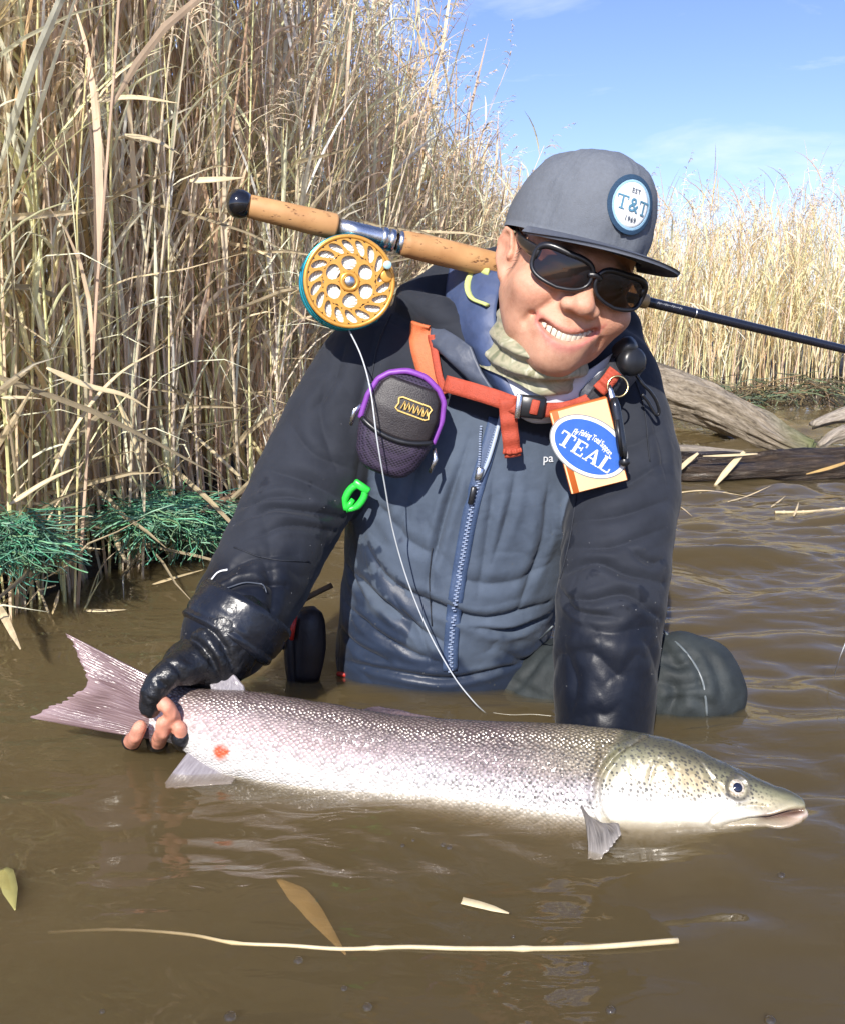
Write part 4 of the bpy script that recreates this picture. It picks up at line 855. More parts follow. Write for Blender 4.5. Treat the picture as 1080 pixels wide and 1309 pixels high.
for s in (-1, 1):
    o = lens_outline(s, 44, .97); c_ = o.mean(0); rows = [c_+(o-c_)*f for f in np.linspace(.02, 1, 8)]; V = np.concatenate(rows); V[:, 1] = gy_(V[:, 0])-.0010*(1-np.repeat(np.linspace(0, 1, 8)**2, 44)); F = gridF(8, 44, True)
    if vnorm(V, F)[100][1] > 0: F = F[:, ::-1]
    cpart('lens', HW(V), F, m_lens, glasses)
    tp = spline([(s*.0665, gy_(.0665)-.001, .0165), (s*.0725, -.068, .019), (s*.0770, -.035, .024), (s*.0785, -.010, .030), (s*.0770, .010, .036)], 24); V, F = tube(tp, np.interp(np.linspace(0, 1, 24), [0, .2, .7, 1], [.0072, .0075, .005, .004]), 10, True, .42); cpart('temple', HW(V), F, m_fr, glasses)
# ================================================================== THE FISH
fish = thing('fish', 'large spotted silver salmonid held at the water surface, head to the right', 'fish', WP(620, 1030))
ST = np.array([  # px x, centre py, half height px, Y, width ratio
 (196, 909, 40, 1.078, .26), (214, 911, 37, 1.075, .40), (240, 917, 39, 1.07, .52), (300, 937, 55, 1.055, .56), (400, 958, 61, 1.035, .58), (500, 977, 63, 1.022, .60), (600, 991, 70, 1.001, .60),
 (700, 1001, 76, .984, .60), (770, 1007, 76, .968, .60), (820, 1009, 72, .957, .60), (860, 1011, 64, .949, .62), (900, 1017, 52, .941, .64), (945, 1024, 38, .934, .68), (985, 1031, 28, .929, .74), (1008, 1034, 23, .926, .82), (1020, 1035, 18, .924, .92), (1026, 1036, 11, .923, 1.), (1029, 1035, 3, .923, 1.)])
NS, NR = 460, 168
S_ = spline(ST, NS); fc = np.array([P(a, b_, Y) for a, b_, _, Y, _ in S_]); hh = S_[:, 2]*np.array([mpp(b_, Y) for _, b_, _, Y, _ in S_]); hw = hh*S_[:, 4]
tg = nrm(np.gradient(fc, axis=0)); roll = rad(14); D0 = np.array([0, math.sin(roll), math.cos(roll)]); Dv = nrm(D0-tg*(tg@D0)[:, None]); Nv = -np.cross(tg, Dv)
if Nv[0][1] > 0: Nv = -Nv                        # toward the camera
an = np.linspace(0, 2*pi, NR, endpoint=False); ca, sa = np.cos(an), np.sin(an)
sx_ = np.sign(sa)*np.abs(sa)**.92; sz_ = np.sign(ca)*np.abs(ca)**.95
vv = np.broadcast_to(sz_, (NS, NR)).copy(); egg = 1+.10*vv*-1*np.clip((S_[:, 0]-300)/300, 0, 1)[:, None]   # belly a little fuller
FV = (fc[:, None]+Dv[:, None]*(hh[:, None]*vv)[..., None]+Nv[:, None]*(hw[:, None]*sx_[None]*egg)[..., None]).reshape(-1, 3)
FF = gridF(NS, NR, True)
if (vnorm(FV, FF)[NR*200+NR//4]@Nv[200]) < 0: FF = FF[:, ::-1]
capf = np.array([(0, 0, 0)]); fpx = np.repeat(S_[:, 0], NR); fvv = vv.ravel(); side = np.tile(sa, NS)
al = np.r_[0, np.cumsum(np.linalg.norm(np.diff(fc, axis=0), axis=1))]; fuv = np.stack([np.repeat(al, NR), (np.tile(an, NS)/(2*pi))*.42*np.repeat(np.clip(hh/.068, .45, 1.05), NR)], 1)
bF = BVHTree.FromPolygons([Vector(v) for v in FV], [tuple(f) for f in FF.tolist()]); FN = vnorm(FV, FF)
GROOVE = [([(822, 942), (790, 962), (768, 990), (763, 1018), (773, 1046), (800, 1064)], .0026, .0065), ([(846, 961), (832, 985), (828, 1010), (832, 1042)], .0022, .0010), ([(891, 968), (912, 1000), (934, 1026)], .0022, .0008),
 ([(903, 1056), (918, 1042), (938, 1034), (962, 1030), (985, 1033)], .0022, .0038), ([(925, 1056), (955, 1047), (985, 1045), (1010, 1041), (1026, 1037)], .0026, .0085), ([(975, 1046), (1000, 1042), (1014, 1039), (1027, 1036)], .0036, .012), ([(852, 1020), (880, 1024), (905, 1030)], .004, .0008)]
fd = strokes(FV, FN, GROOVE, bF)*np.where(side > 0, 1, .0)
ec = np.array(hitb(bF, 942, 1007)[0]); en = np.array(hitb(bF, 942, 1007)[1])
er = .0098; de = np.linalg.norm(FV-ec, axis=1); fd += -.0022*np.exp(-(de/.010)**4)+.0014*np.exp(-((de-.0135)/.003)**2)
de2 = np.linalg.norm(FV-(ec-2*Nv[-40]*((ec-fc[-40])@Nv[-40])), axis=1)
bumph = np.clip((fpx-765)/6, 0, 1)*np.clip((830-fpx)/50, 0, 1)*(np.abs(fvv) < .8)*.0036       # gill plate stands proud
mx_ = np.exp(-((fvv+.28)/.28)**2)*np.clip((fpx-915)/25, 0, 1)*np.clip((1012-fpx)/20, 0, 1)*.0022   # upper jaw bone
fd += bumph+mx_*(side > 0)
headm = np.clip((fpx-792+30*np.cos(fvv*1.6)-0*fvv)/12, 0, 1)
FV = FV+FN*(fd+.0006*fbm(FV*40, 3, 3)+.00035*fbm(FV*140, 2, 5)*headm)[:, None]
# colours of the skin, with crease shade painted in along the head grooves
def cmix(a, b_, m): return a*(1-m[:, None])+np.array(b_)*m[:, None]
w_ = fvv+.10*fbm(FV*18, 3, 8)
fcol = np.tile([.70, .685, .665], (len(FV), 1)); fcol = cmix(fcol, (.47, .435, .44), np.clip((w_+.25)/.3, 0, 1)); fcol = cmix(fcol, (.255, .20, .21), np.clip((w_-.08)/.3, 0, 1)); fcol = cmix(fcol, (.085, .058, .060), np.clip((w_-.45)/.28, 0, 1))
fcol = cmix(fcol, (.60, .45, .44), .6*np.clip((560-fpx)/250, 0, 1)*np.exp(-((fvv-.15)/.45)**2))
olive = np.clip((fpx-640)/120, 0, 1)*np.clip((w_-.15)/.3, 0, 1); fcol = cmix(fcol, (.23, .205, .10), .7*olive)
hcol = np.tile([.70, .68, .62], (len(FV), 1)); hcol = cmix(hcol, (.42, .385, .26), np.clip((w_-.02)/.3, 0, 1)); hcol = cmix(hcol, (.19, .185, .11), np.clip((w_-.30)/.28, 0, 1)); hcol = cmix(hcol, (.075, .072, .045), np.clip((w_-.66)/.2, 0, 1))
hcol = cmix(hcol, (.58, .42, .22), .45*np.exp(-((fpx-870)/45)**2-((fvv-.35)/.3)**2)); hcol = cmix(hcol, (.42, .36, .20), .75*np.clip((fpx-930)/40, 0, 1)*np.exp(-((fvv-.1)/.35)**2)); hcol = cmix(hcol, (.70, .48, .40), .6*np.clip((fpx-960)/40, 0, 1)*np.exp(-((fvv+.25)/.25)**2))
FX, FY = projpx(FV); mouth = np.exp(-((FY-(1044-.12*(FX-980)-.0009*(FX-980)**2))/4.4)**2)*np.clip((FX-962)/16, 0, 1)*np.clip((1030-FX)/4, 0, 1)*(side > 0); hcol = cmix(hcol, (.10, .035, .03), .9*mouth)
fcol = fcol*(1-headm[:, None])+hcol*headm[:, None]; fcol = cmix(fcol, (.055, .045, .03), .85*np.exp(-((de-.0115)/.0028)**2))
red = np.exp(-(((FX-283)/8.5)**2+((FY-961)/9.)**2)**1.3-.6*fbm(FV*160, 3, 3))*(side > 0); fcol = cmix(fcol, (.75, .10, .03), np.clip(red*1.6, 0, .95))
for path_, w_l, a_l in (GROOVE[0][0], .0022, .55), (GROOVE[1][0], .0016, .3), (GROOVE[2][0], .0014, .35), (GROOVE[3][0], .0016, .4):
    q_ = np.array([np.array(hitb(bF, x, y)[0]) for x, y in spline(np.array(path_, float), 14) if hitb(bF, x, y)[0] is not None]); d_, _t = polyd(FV, q_); fcol = cmix(fcol, (.12, .10, .07), a_l*np.exp(-(d_/w_l)**2)*(side > 0))  # dark outlines, with crease shade put into the colour along each groove
dark = (1-headm)*np.clip((w_-.05)/.5, 0, 1)
spotm = np.clip(np.maximum(headm*np.clip((w_+.18)/.3, 0, 1), (1-headm)*np.clip((fpx-380)/350, 0, .9)*np.clip((w_+.35)/.25, 0, 1)), 0, 1)*np.clip(1-(fpx-955)/40, 0, 1)
m_fish, nt, b = newmat('fish_skin'); at = nd(nt, 'ShaderNodeAttribute', {'attribute_name': 'col'}); ah = nd(nt, 'ShaderNodeAttribute', {'attribute_name': 'head'}); asp = nd(nt, 'ShaderNodeAttribute', {'attribute_name': 'spot'}); adk = nd(nt, 'ShaderNodeAttribute', {'attribute_name': 'dark'})
uvn = nd(nt, 'ShaderNodeUVMap', {'uv_map': 'UVMap'}); mp = nd(nt, 'ShaderNodeMapping', Vector=uvn.outputs[0], Scale=(195., 240., 1.), Rotation=(0, 0, .785))
vo = nd(nt, 'ShaderNodeTexVoronoi', {'voronoi_dimensions': '2D'}, Vector=mp.outputs[0], Scale=1., Randomness=.58); ve = nd(nt, 'ShaderNodeTexVoronoi', {'voronoi_dimensions': '2D', 'feature': 'DISTANCE_TO_EDGE'}, Vector=mp.outputs[0], Scale=1., Randomness=.58)
edge = ramp(nt, ve.outputs['Distance'], [(.02, 0.), (.22, 1.)]); body_ = mth(nt, 'SUBTRACT', 1., ah.outputs['Fac'])
cell = nd(nt, 'ShaderNodeSeparateColor', Color=vo.outputs['Color']); cr = nd(nt, 'ShaderNodeMapRange', Value=cell.outputs[0], i3=.72, i4=1.28)
c1 = mixc(nt, 1., at.outputs[0], cr.outputs[0], 'MULTIPLY'); c1 = mixc(nt, ah.outputs['Fac'], c1, at.outputs[0])
esh = mth(nt, 'MULTIPLY', mth(nt, 'SUBTRACT', 1., edge.outputs[0]).outputs[0], mth(nt, 'MULTIPLY', body_.outputs[0], mth(nt, 'ADD', mth(nt, 'MULTIPLY', adk.outputs['Fac'], .6).outputs[0], .16).outputs[0]).outputs[0])
c2 = mixc(nt, esh.outputs[0], c1, (.10, .075, .06))
# pale scale tips on the back
tip = mth(nt, 'MULTIPLY', mth(nt, 'MULTIPLY', ramp(nt, vo.outputs['Distance'], [(.12, 1.), (.36, 0.)]).outputs[0], adk.outputs['Fac']).outputs[0], mth(nt, 'MULTIPLY', body_.outputs[0], .32).outputs[0]); c2 = mixc(nt, tip.outputs[0], c2, (.62, .52, .42))
mp2 = nd(nt, 'ShaderNodeMapping', Vector=uvn.outputs[0], Scale=(225., 225., 1.)); vs_ = nd(nt, 'ShaderNodeTexVoronoi', {'voronoi_dimensions': '2D'}, Vector=mp2.outputs[0], Scale=1., Randomness=.85)
sc_ = nd(nt, 'ShaderNodeSeparateColor', Color=vs_.outputs['Color']); thr = nd(nt, 'ShaderNodeMapRange', Value=sc_.outputs[1], i3=.12, i4=.38); sp_ = mth(nt, 'LESS_THAN', vs_.outputs['Distance'], thr.outputs[0])
spf = mth(nt, 'MULTIPLY', mth(nt, 'MULTIPLY', sp_.outputs[0], asp.outputs['Fac']).outputs[0], .82); c3 = mixc(nt, spf.outputs[0], c2, (.045, .042, .035))
nt.links.new(c3, b.inputs['Base Color']); b.inputs['Metallic'].default_value = .12; b.inputs['Specular IOR Level'].default_value = .6; b.inputs['Coat Weight'].default_value = .5; b.inputs['Coat Roughness'].default_value = .09
rg = nd(nt, 'ShaderNodeMapRange', Value=cell.outputs[1], i3=.22, i4=.42); nt.links.new(rg.outputs[0], b.inputs['Roughness'])
dome = ramp(nt, vo.outputs['Distance'], [(0., 1.), (.62, 0.)]); hb = mth(nt, 'MULTIPLY', dome.outputs[0], body_.outputs[0]); tlt = mth(nt, 'MULTIPLY', cell.outputs[2], .0); nz = nd(nt, 'ShaderNodeTexNoise', Vector=uvn.outputs[0], Scale=320., Detail=3.)
hs = mth(nt, 'ADD', hb.outputs[0], mth(nt, 'MULTIPLY', nz.outputs[0], .25).outputs[0]); bp = nd(nt, 'ShaderNodeBump', Strength=.75, Distance=.0011, Height=hs.outputs[0]); nt.links.new(bp.outputs[0], b.inputs['Normal']); nt.links.new(bp.outputs[0], b.inputs['Coat Normal'])
ends = np.vstack([fc[:1], fc[-1:]]); nV = len(FV); cap0 = [(nV, (j+1) % NR, j) for j in range(NR)]+[(nV+1, (NS-1)*NR+j, (NS-1)*NR+(j+1) % NR) for j in range(NR)]
FVf = np.vstack([FV, ends]); ad = lambda a: np.concatenate([a, a[[0, -1]]])
fbody = part('body', FVf, [*map(tuple, FF.tolist()), *cap0], m_fish, fish, attrs={'col': np.clip(ad(fcol), 0, 1), 'head': ad(headm), 'spot': ad(spotm), 'dark': ad(dark)}, uv=np.vstack([fuv, fuv[:1], fuv[-1:]]))
# eye
m_iris, nt, b = newmat('fish_iris'); t = nd(nt, 'ShaderNodeTexCoord'); nz = nd(nt, 'ShaderNodeTexNoise', Vector=t.outputs['Object'], Scale=400.); c = ramp(nt, nz.outputs[0], [(.35, (.30, .24, .16)), (.6, (.62, .56, .48))]); nt.links.new(c.outputs[0], b.inputs['Base Color']); b.inputs['Roughness'].default_value = .15; b.inputs['Coat Weight'].default_value = 1.
V, F = lathe([(-.004, .0095), (-.0015, .0093), (.0008, .0075), (.0018, .0048), (.0020, .0003)], ec-en*.0008, en, 28); eye = part('eye', V, F, m_iris, fish)
def fpart(n, V, F, m, par, **k): return mesh(n, np.asarray(V)-np.array(fish.location), F, m, par, **k)
V, F = lathe([(.0006, .0052), (.0018, .0049), (.0026, .0035), (.0029, .0002)], ec-en*.0006, en, 24); fpart('pupil', V, F, basic('fish_pupil', (.012, .014, .03), .06, .1, 100, coat=1.), eye)
# fins
def finmat(name, c0, c1, trl=.35):
    m, nt, b = newmat(name); uvn = nd(nt, 'ShaderNodeUVMap', {'uv_map': 'UVMap'}); mp = nd(nt, 'ShaderNodeMapping', Vector=uvn.outputs[0], Scale=(1.4, 13., 1.)); nz = nd(nt, 'ShaderNodeTexNoise', Vector=mp.outputs[0], Scale=1.6, Detail=4.)
    c = ramp(nt, nz.outputs[0], [(.3, c0), (.7, c1)]); sx = nd(nt, 'ShaderNodeSeparateXYZ', Vector=uvn.outputs[0]); ed = ramp(nt, sx.outputs[0], [(.0, .0), (.75, .1), (1., .55)]); cc = mixc(nt, ed.outputs[0], c.outputs[0], tuple(min(1, x*1.5) for x in c1))
    nt.links.new(cc, b.inputs['Base Color']); b.inputs['Roughness'].default_value = .22; b.inputs['Coat Weight'].default_value = .5; b.inputs['Coat Roughness'].default_value = .08
    nz2 = nd(nt, 'ShaderNodeTexNoise', Vector=mp.outputs[0], Scale=4., Detail=2.); bp = nd(nt, 'ShaderNodeBump', Strength=.5, Distance=.002, Height=nz2.outputs[0]); nt.links.new(bp.outputs[0], b.inputs['Normal'])
    tl = nd(nt, 'ShaderNodeBsdfTranslucent', Color=cc); mx = nd(nt, 'ShaderNodeMixShader', i0=trl, i1=b.outputs[0], i2=tl.outputs[0]); nt.links.new(mx.outputs[0], nt.nodes['Material Output'].inputs['Surface']); return m
def fin(name, root, tipc, mat, rays=18, m=22, n=90, t0=.0022, t1=.0007, wave=.003, seed=1, bow=0.):
    R = spline(np.array([P(*q) for q in root]), n); T_ = spline(np.array([P(*q) for q in tipc]), n); T_ = T_+(R-T_)*(.05*np.abs(noise(np.stack([np.arange(n)*.23, 0*np.arange(n), 0*np.arange(n)+seed], 1), seed)))[:, None]; s = np.linspace(0, 1, m)[:, None, None]
    nn = nrm(np.cross(T_[n//2]-R[n//2], R[-1]-R[0])); nn = -nn if nn[1] > 0 else nn
    a = np.linspace(0, 1, n); rg = np.abs(np.sin(a*rays*pi)); mid = R[None]*(1-s)+T_[None]*s
    w = wave*noise(np.stack([np.repeat(np.linspace(0, 2.2, m), n), np.tile(a*4, m), np.full(m*n, seed*3.1)], 1), seed).reshape(m, n)*np.linspace(0, 1, m)[:, None]
    th_ = (t0+(t1-t0)*np.linspace(0, 1, m))[:, None]*(.78+.22*rg[None]); mid = mid+nn*(w+bow*np.sin(np.linspace(0, pi, m))[:, None])[..., None]
    A = mid+nn*th_[..., None]/2; B_ = mid-nn*th_[..., None]/2; V = np.vstack([A.reshape(-1, 3), B_.reshape(-1, 3)]); F = gridF(m, n); k = m*n
    bd = [i for i in range(n)]+[i*n+n-1 for i in range(1, m)]+[(m-1)*n+j for j in range(n-2, -1, -1)]+[i*n for i in range(m-2, 0, -1)]
    if vnorm(A.reshape(-1, 3), F)[k//2]@nn < 0: F = F[:, ::-1]
    rim = np.array([(x, y, y+k, x+k) for x, y in zip(bd, bd[1:]+bd[:1])]); uv = np.stack([np.repeat(np.linspace(0, 1, m), n), np.tile(a, m)], 1)
    return part(name, V, np.vstack([F, F[:, ::-1]+k, rim]), mat, fish, uv=np.vstack([uv, uv]))
m_cau = finmat('tail_fin', (.15, .09, .095), (.32, .23, .235), .25); m_pale = finmat('pale_fin', (.26, .23, .25), (.45, .42, .44), .35); m_drk = finmat('grey_fin', (.10, .09, .08), (.34, .31, .28), .25); m_dor = finmat('dorsal_fin', (.22, .13, .14), (.45, .33, .33), .3)
fin('caudal_fin', [(212, 874, 1.076), (200, 890, 1.074), (196, 912, 1.073), (200, 934, 1.074), (212, 948, 1.075)], [(80, 808, 1.10), (88, 818, 1.098), (99, 836, 1.095), (108, 856, 1.09), (113, 873, 1.088), (98, 884, 1.088), (78, 896, 1.09), (56, 906, 1.092), (39, 916, 1.095)], m_cau, 26, 30, 130, .0055, .0008, .006, 4)
fin('anal_fin', [(246, 955, 1.052), (272, 972, 1.045), (305, 992, 1.035)], [(209, 1003, 1.025), (222, 1008, 1.018), (296, 1002, 1.02)], m_pale, 12, 18, 50, .003, .0008, .003, 6)
fin('adipose_fin', [(272, 884, 1.075), (293, 888, 1.07), (316, 893, 1.066)], [(266, 862, 1.082), (288, 853, 1.08), (312, 876, 1.072)], m_pale, 3, 14, 24, .005, .0025, .001, 7)
fin('dorsal_fin', [(455, 908, 1.052), (510, 916, 1.048), (575, 922, 1.042)], [(476, 905, 1.09), (500, 903, 1.088), (556, 918, 1.056)], m_dor, 14, 14, 60, .003, .0009, .003, 8)
fin('pectoral_fin', [(742, 1030, .918), (750, 1044, .908), (768, 1056, .900)], [(752, 1100, .862), (772, 1094, .860), (796, 1064, .880)], m_drk, 14, 24, 60, .0035, .0008, .006, 9, .006)
fin('pelvic_fin', [(470, 1050, 1.0), (490, 1056, .996), (515, 1062, .99)], [(430, 1085, .985), (450, 1092, .98), (500, 1088, .975)], m_pale, 10, 16, 40, .003, .0008, .003, 10)
# ================================================================== TACKLE AND GEAR
# ---- fly rod
A0 = P(300, 259, 1.215); A1 = P(1110, 454, 1.48); rod = thing('fishing_rod', 'two-handed fly rod with cork grips lying across the shoulders behind the neck', 'fishing rod', A0)
ra = nrm(A1-A0); RL = np.linalg.norm(A1-A0)
def tpx(px):                                      # distance along the rod at a pixel column
    lo_, hi_ = 0., RL
    for _ in range(40):
        mid = (lo_+hi_)/2; x = projpx((A0+ra*mid)[None])[0][0]; lo_, hi_ = (mid, hi_) if x < px else (lo_, mid)
    return lo_
m_cork, nt, b = newmat('cork'); t = nd(nt, 'ShaderNodeTexCoord'); mp = nd(nt, 'ShaderNodeMapping', Vector=t.outputs['Object'], Scale=(55., 160., 160.), Rotation=(0, .22, -.25)); nz = nd(nt, 'ShaderNodeTexNoise', Vector=mp.outputs[0], Scale=1., Detail=3., Roughness=.7)
nz0 = nd(nt, 'ShaderNodeTexNoise', Vector=t.outputs['Object'], Scale=30., Detail=4.); base = ramp(nt, nz0.outputs[0], [(.3, (.40, .20, .075)), (.7, (.55, .31, .13))]); pit = ramp(nt, nz.outputs[0], [(.60, 0.), (.68, 1.)]); cc = mixc(nt, pit.outputs[0], base.outputs[0], (.13, .055, .02)); nt.links.new(cc, b.inputs['Base Color']); b.inputs['Roughness'].default_value = .62
bp = nd(nt, 'ShaderNodeBump', Strength=.5, Distance=.001, Height=mth(nt, 'SUBTRACT', 1., pit.outputs[0]).outputs[0]); nt.links.new(bp.outputs[0], b.inputs['Normal'])
m_blk = basic('gloss_black', (.008, .008, .010), .12, .2, 80, coat=.8); m_alu = basic('brushed_aluminium', (.62, .64, .66), .26, .08, 260, .1, metal=1.); m_blank = basic('rod_blank', (.010, .012, .022), .22, .3, 60, coat=.5); m_gold = basic('gold_anodised', (.72, .36, .07), .30, .12, 120, metal=.45); m_teal = basic('teal_anodised', (.03, .36, .45), .24, .12, 120, metal=.75)
def rodpart(n, prof, m, seg=28): V, F = lathe(prof, A0, ra, seg); return part(n, V, F, m, rod)
t1, t2, t3, t4 = tpx(430), tpx(519), tpx(634), tpx(640); tb = tpx(318)
rodpart('butt_cap', [(-.0085, .0002), (-.008, .008), (-.005, .0135), (.001, .0168), (.008, .0172), (.013, .0158), (tb, .0140), (tb+.0005, .001)], m_blk)
rodpart('cork_grip', [(tb, .001), (tb, .0128), (tb+.002, .0138), (tb+.05, .0150), (t1-.03, .0158), (t1-.003, .0160), (t1, .0150), (t1, .001)], m_cork)
rodpart('reel_seat', [(t1-.001, .001), (t1-.001, .0118), (t1+.03, .0118), (t1+.055, .0118), (t1+.058, .0126), (t2-.018, .0126), (t2-.018, .001)], m_alu)
for q in (t2-.030, t2-.020, t2-.008): rodpart('locking_ring', [(q-.004, .0110), (q-.004, .0140), (q+.003, .0140), (q+.004, .0128), (q+.004, .0110)], m_alu, 20)
rodpart('cork_grip', [(t2-.006, .001), (t2-.006, .0150), (t2+.004, .0163), (t2+.04, .0172), (t3-.02, .0168), (t3+.05, .0158), (t3+.12, .0128), (t3+.16, .009), (t3+.16, .0005)], m_cork)
tw = tpx(829); rodpart('winding_check', [(tw-.018, .0065), (tw-.018, .0105), (tw-.004, .0098), (tw-.002, .0065)], basic('winding_check_wood', (.42, .28, .12), .4, .2, 90))
rodpart('blank', [(t3+.155, .0072), (tw, .0070), (RL, .0058), (RL+.9, .0044)], m_blank)
for q in (886,): q = tpx(q); rodpart('trim_band', [(q, .0069), (q, .00725), (q+.0022, .00725), (q+.0022, .0069)], m_alu, 16)
# script on the blank: a fine pale squiggle
sq = []; uu = nrm(np.cross(ra, [0, 1, 0])); q0 = tpx(838)
for k in range(60):
    s = k/59; sq.append(A0+ra*(q0+.040*s)+np.array([0, -1, .25])*.0070+np.cross(ra, [0, -.97, .25])*.0018*math.sin(k*1.35)*(.5+.5*math.sin(k*.37)))
V, F = tube(np.array(sq), .00028, 4); part('lettering', V, F, basic('script_paint', (.55, .56, .58), .4, .1, 50), rod)
# teal hood of the reel seat
V, F = lathe([(0, .003), (.004, .008), (.02, .0075), (.05, .002), (.052, .0003)], A0+ra*(t1+.002)+np.array([0, -.004, -.0125]), ra, 16); part('reel_foot_hood', V, F, m_teal, rod)
# ---- reel
rc = P(447, 360, 1.222); rn = nrm(np.array([.20, -.97, .05])); reel = thing('fly_reel', 'gold ported fly reel with teal frame hanging under the rod handle', 'fly reel', rc)
ux = nrm(np.cross([0, 0, 1.], -rn)); ux = ux if ux[0] > 0 else -ux; uz = np.cross(rn, ux); uz = uz if uz[2] > 0 else -uz
def R3(x, z, d): return rc+ux*x+uz*z+rn*d          # d: toward the camera
def ring(r0, r1, d0, d1, n=72, bev=.0008):
    prof = [(d0, r0), (d0, r1-bev), (d0+(d1-d0)*.2, r1), (d1-(d1-d0)*.25, r1), (d1, r1-bev), (d1, r0+bev), (d1-(d1-d0)*.25, r0), (d0, r0)]; return lathe(prof, rc, rn, n)
def ported(r0, r1, nsec, slant, fill_t, fill_r, d0, d1, name):   # gold plate ring with a row of slanted oval ports
    V, F = [], []; M_ = 28
    for k in range(nsec):
        t0, t1 = k/nsec*2*pi, (k+1)/nsec*2*pi; tc_, rc0 = (t0+t1)/2, (r0+r1)/2; hw_, hr = (t1-t0)/2, (r1-r0)/2; base = len(V); row = []
        for q in range(M_):
            a = 2*pi*q/M_; ca_, sa_ = math.cos(a), math.sin(a); m_ = max(abs(ca_), abs(sa_)); out_ = (ca_/m_, sa_/m_); inn = (fill_t*ca_, fill_r*sa_)
            row.append([(tc_+hw_*x, rc0+hr*y) for x, y in (out_, inn)])
        for d in (d1, d0):
            for q in range(M_):
                for tt_, rr_ in row[q]: tt2 = tt_+slant*(rr_-rc0); V.append(R3(rr_*math.cos(tt2), rr_*math.sin(tt2), d))
        for q in range(M_):
            n_ = (q+1) % M_; o0, i0, o1, i1 = base+2*q, base+2*q+1, base+2*n_, base+2*n_+1; b2 = 2*M_; F += [(o0, o1, i1, i0), (o0+b2, i0+b2, i1+b2, o1+b2), (i0, i1, i1+b2, i0+b2)]
    V = np.array(V); key = np.round(V*2e5).astype(np.int64); _, first, inv = np.unique(key, axis=0, return_index=True, return_inverse=True); inv = inv.ravel(); V = V[first]; F = [tuple(int(inv[x]) for x in f) for f in F]; F = [f for f in F if len(set(f)) == 4]
    return part(name, V, F, m_gold, reel, smooth=False)
V, F = ring(.0510, .0560, -.003, .003); part('spool_rim', V, F, m_gold, reel)
ported(.0327, .0509, 18, 16., .74, .88, -.0018, .0018, 'ported_face')
ported(.0118, .0326, 6, 0., .78, .84, -.0020, .0014, 'inner_face')
V, F = lathe([(-.006, .0125), (.002, .0125), (.004, .0112), (.004, .0075), (.0025, .0070), (.0025, .0002)], rc, rn, 28); part('hub', V, F, m_gold, reel)
V, F = lathe([(.002, .0068), (.005, .0066), (.0062, .0055), (.0062, .0002)], rc, rn, 20); part('spindle_cap', V, F, m_alu, reel)
# wound line behind the ports, cut as soft coils
co = []
for k in range(10): r = .0165+.0036*k; a = np.linspace(0, 2*pi, 60); co.append(tube(np.array([R3(r*math.cos(q), r*math.sin(q), -.0055-.0008*math.sin(q*7+k)) for q in a]), .0021, 6, False))
V, F = cat_(*co); part('wound_line', V, F, basic('fly_line_pale', (.80, .80, .74), .5, .08, 80), reel)
V, F = lathe([(-.012, .0485), (-.012, .012), (-.0118, .0003)], rc, rn, 48); V2, F2 = lathe([(-.012, .050), (-.032, .050), (-.032, .0002)], rc, rn, 48); V, F = cat_((V, F), (V2, F2)); part('spool_drum', V, F, m_teal, reel)
V, F = ring(.0545, .0580, -.016, -.010); part('frame_ring', V, F, m_teal, reel); V, F = ring(.050, .0580, -.046, -.041); part('frame_ring', V, F, m_teal, reel)
V, F = lathe([(-.040, .052), (-.0445, .050), (-.046, .03), (-.046, .0003)], rc, rn, 48); part('back_plate', V, F, m_teal, reel)
for k in range(5):
    a = pi/2+2*pi*k/5; V, F = tube(np.array([R3(.0565*math.cos(a), .0565*math.sin(a), d) for d in (-.012, -.043)]), .0028, 8); part('frame_post', V, F, m_teal, reel)
V, F = lathe([(.002, .0035), (.008, .0042), (.016, .0052), (.0175, .0045), (.0178, .0002)], R3(.0445, .0185, 0), rn, 18); part('handle', V, F, basic('handle_pale_blue', (.42, .66, .72), .3, .1, 90), reel)
V, F = lathe([(.0, .0075), (.003, .0075), (.0035, .006), (.0035, .0002)], R3(.0455, .0065, 0), rn, 16); part('counterweight', V, F, m_gold, reel)
ft = A0+ra*(t1+.040)+np.array([0, 0, -.0118]); V, F = tube(spline(np.array([R3(.004, .056, -.026), R3(.010, .062, -.024), ft+np.array([0, 0, .002])]), 6), [.007, .006, .006, .006, .006, .009], 10); part('reel_foot', V, F, m_teal, reel)
# ---- line hanging from the reel to the water
lp = [R3(-.002, -.052, -.02), P(462, 455, 1.20), P(474, 500, 1.165), P(482, 560, 1.15), P(492, 620, 1.165), P(503, 680, 1.19), P(522, 745, 1.20), P(548, 808, 1.20), P(580, 865, 1.19), P(606, 898, 1.185), WP(622, 913)]
V, F = tube(spline(np.array(lp), 80), .00095, 6); fl = mesh('fly_line', V, F, basic('fly_line_clear', (.52, .55, .57), .3, .1, 60)); tag(fl, 'thin pale fly line running from the reel down over the jacket', 'fishing line')
V, F = tube(spline(np.array([WP(630, 914), WP(652, 916.5), WP(680, 916), WP(704, 918)])+np.array([0, 0, .003]), 40), .0006, 6); fl = mesh('fly_line', V, F, basic('fly_line_wet', (.5, .5, .46), .2, .1, 60)); tag(fl, 'end of line floating on the water just behind the fish back', 'fishing line')
V, F = tube(spline(np.array([WP(1066, 862), P(1073, 840, 1.27), P(1084, 812, 1.25), P(1100, 770, 1.22)]), 20), .0007, 6); fl = mesh('leader_line', V, F, basic('leader', (.7, .72, .75), .2, .1, 60)); tag(fl, 'short fine leader line entering the water at the right edge', 'fishing line')
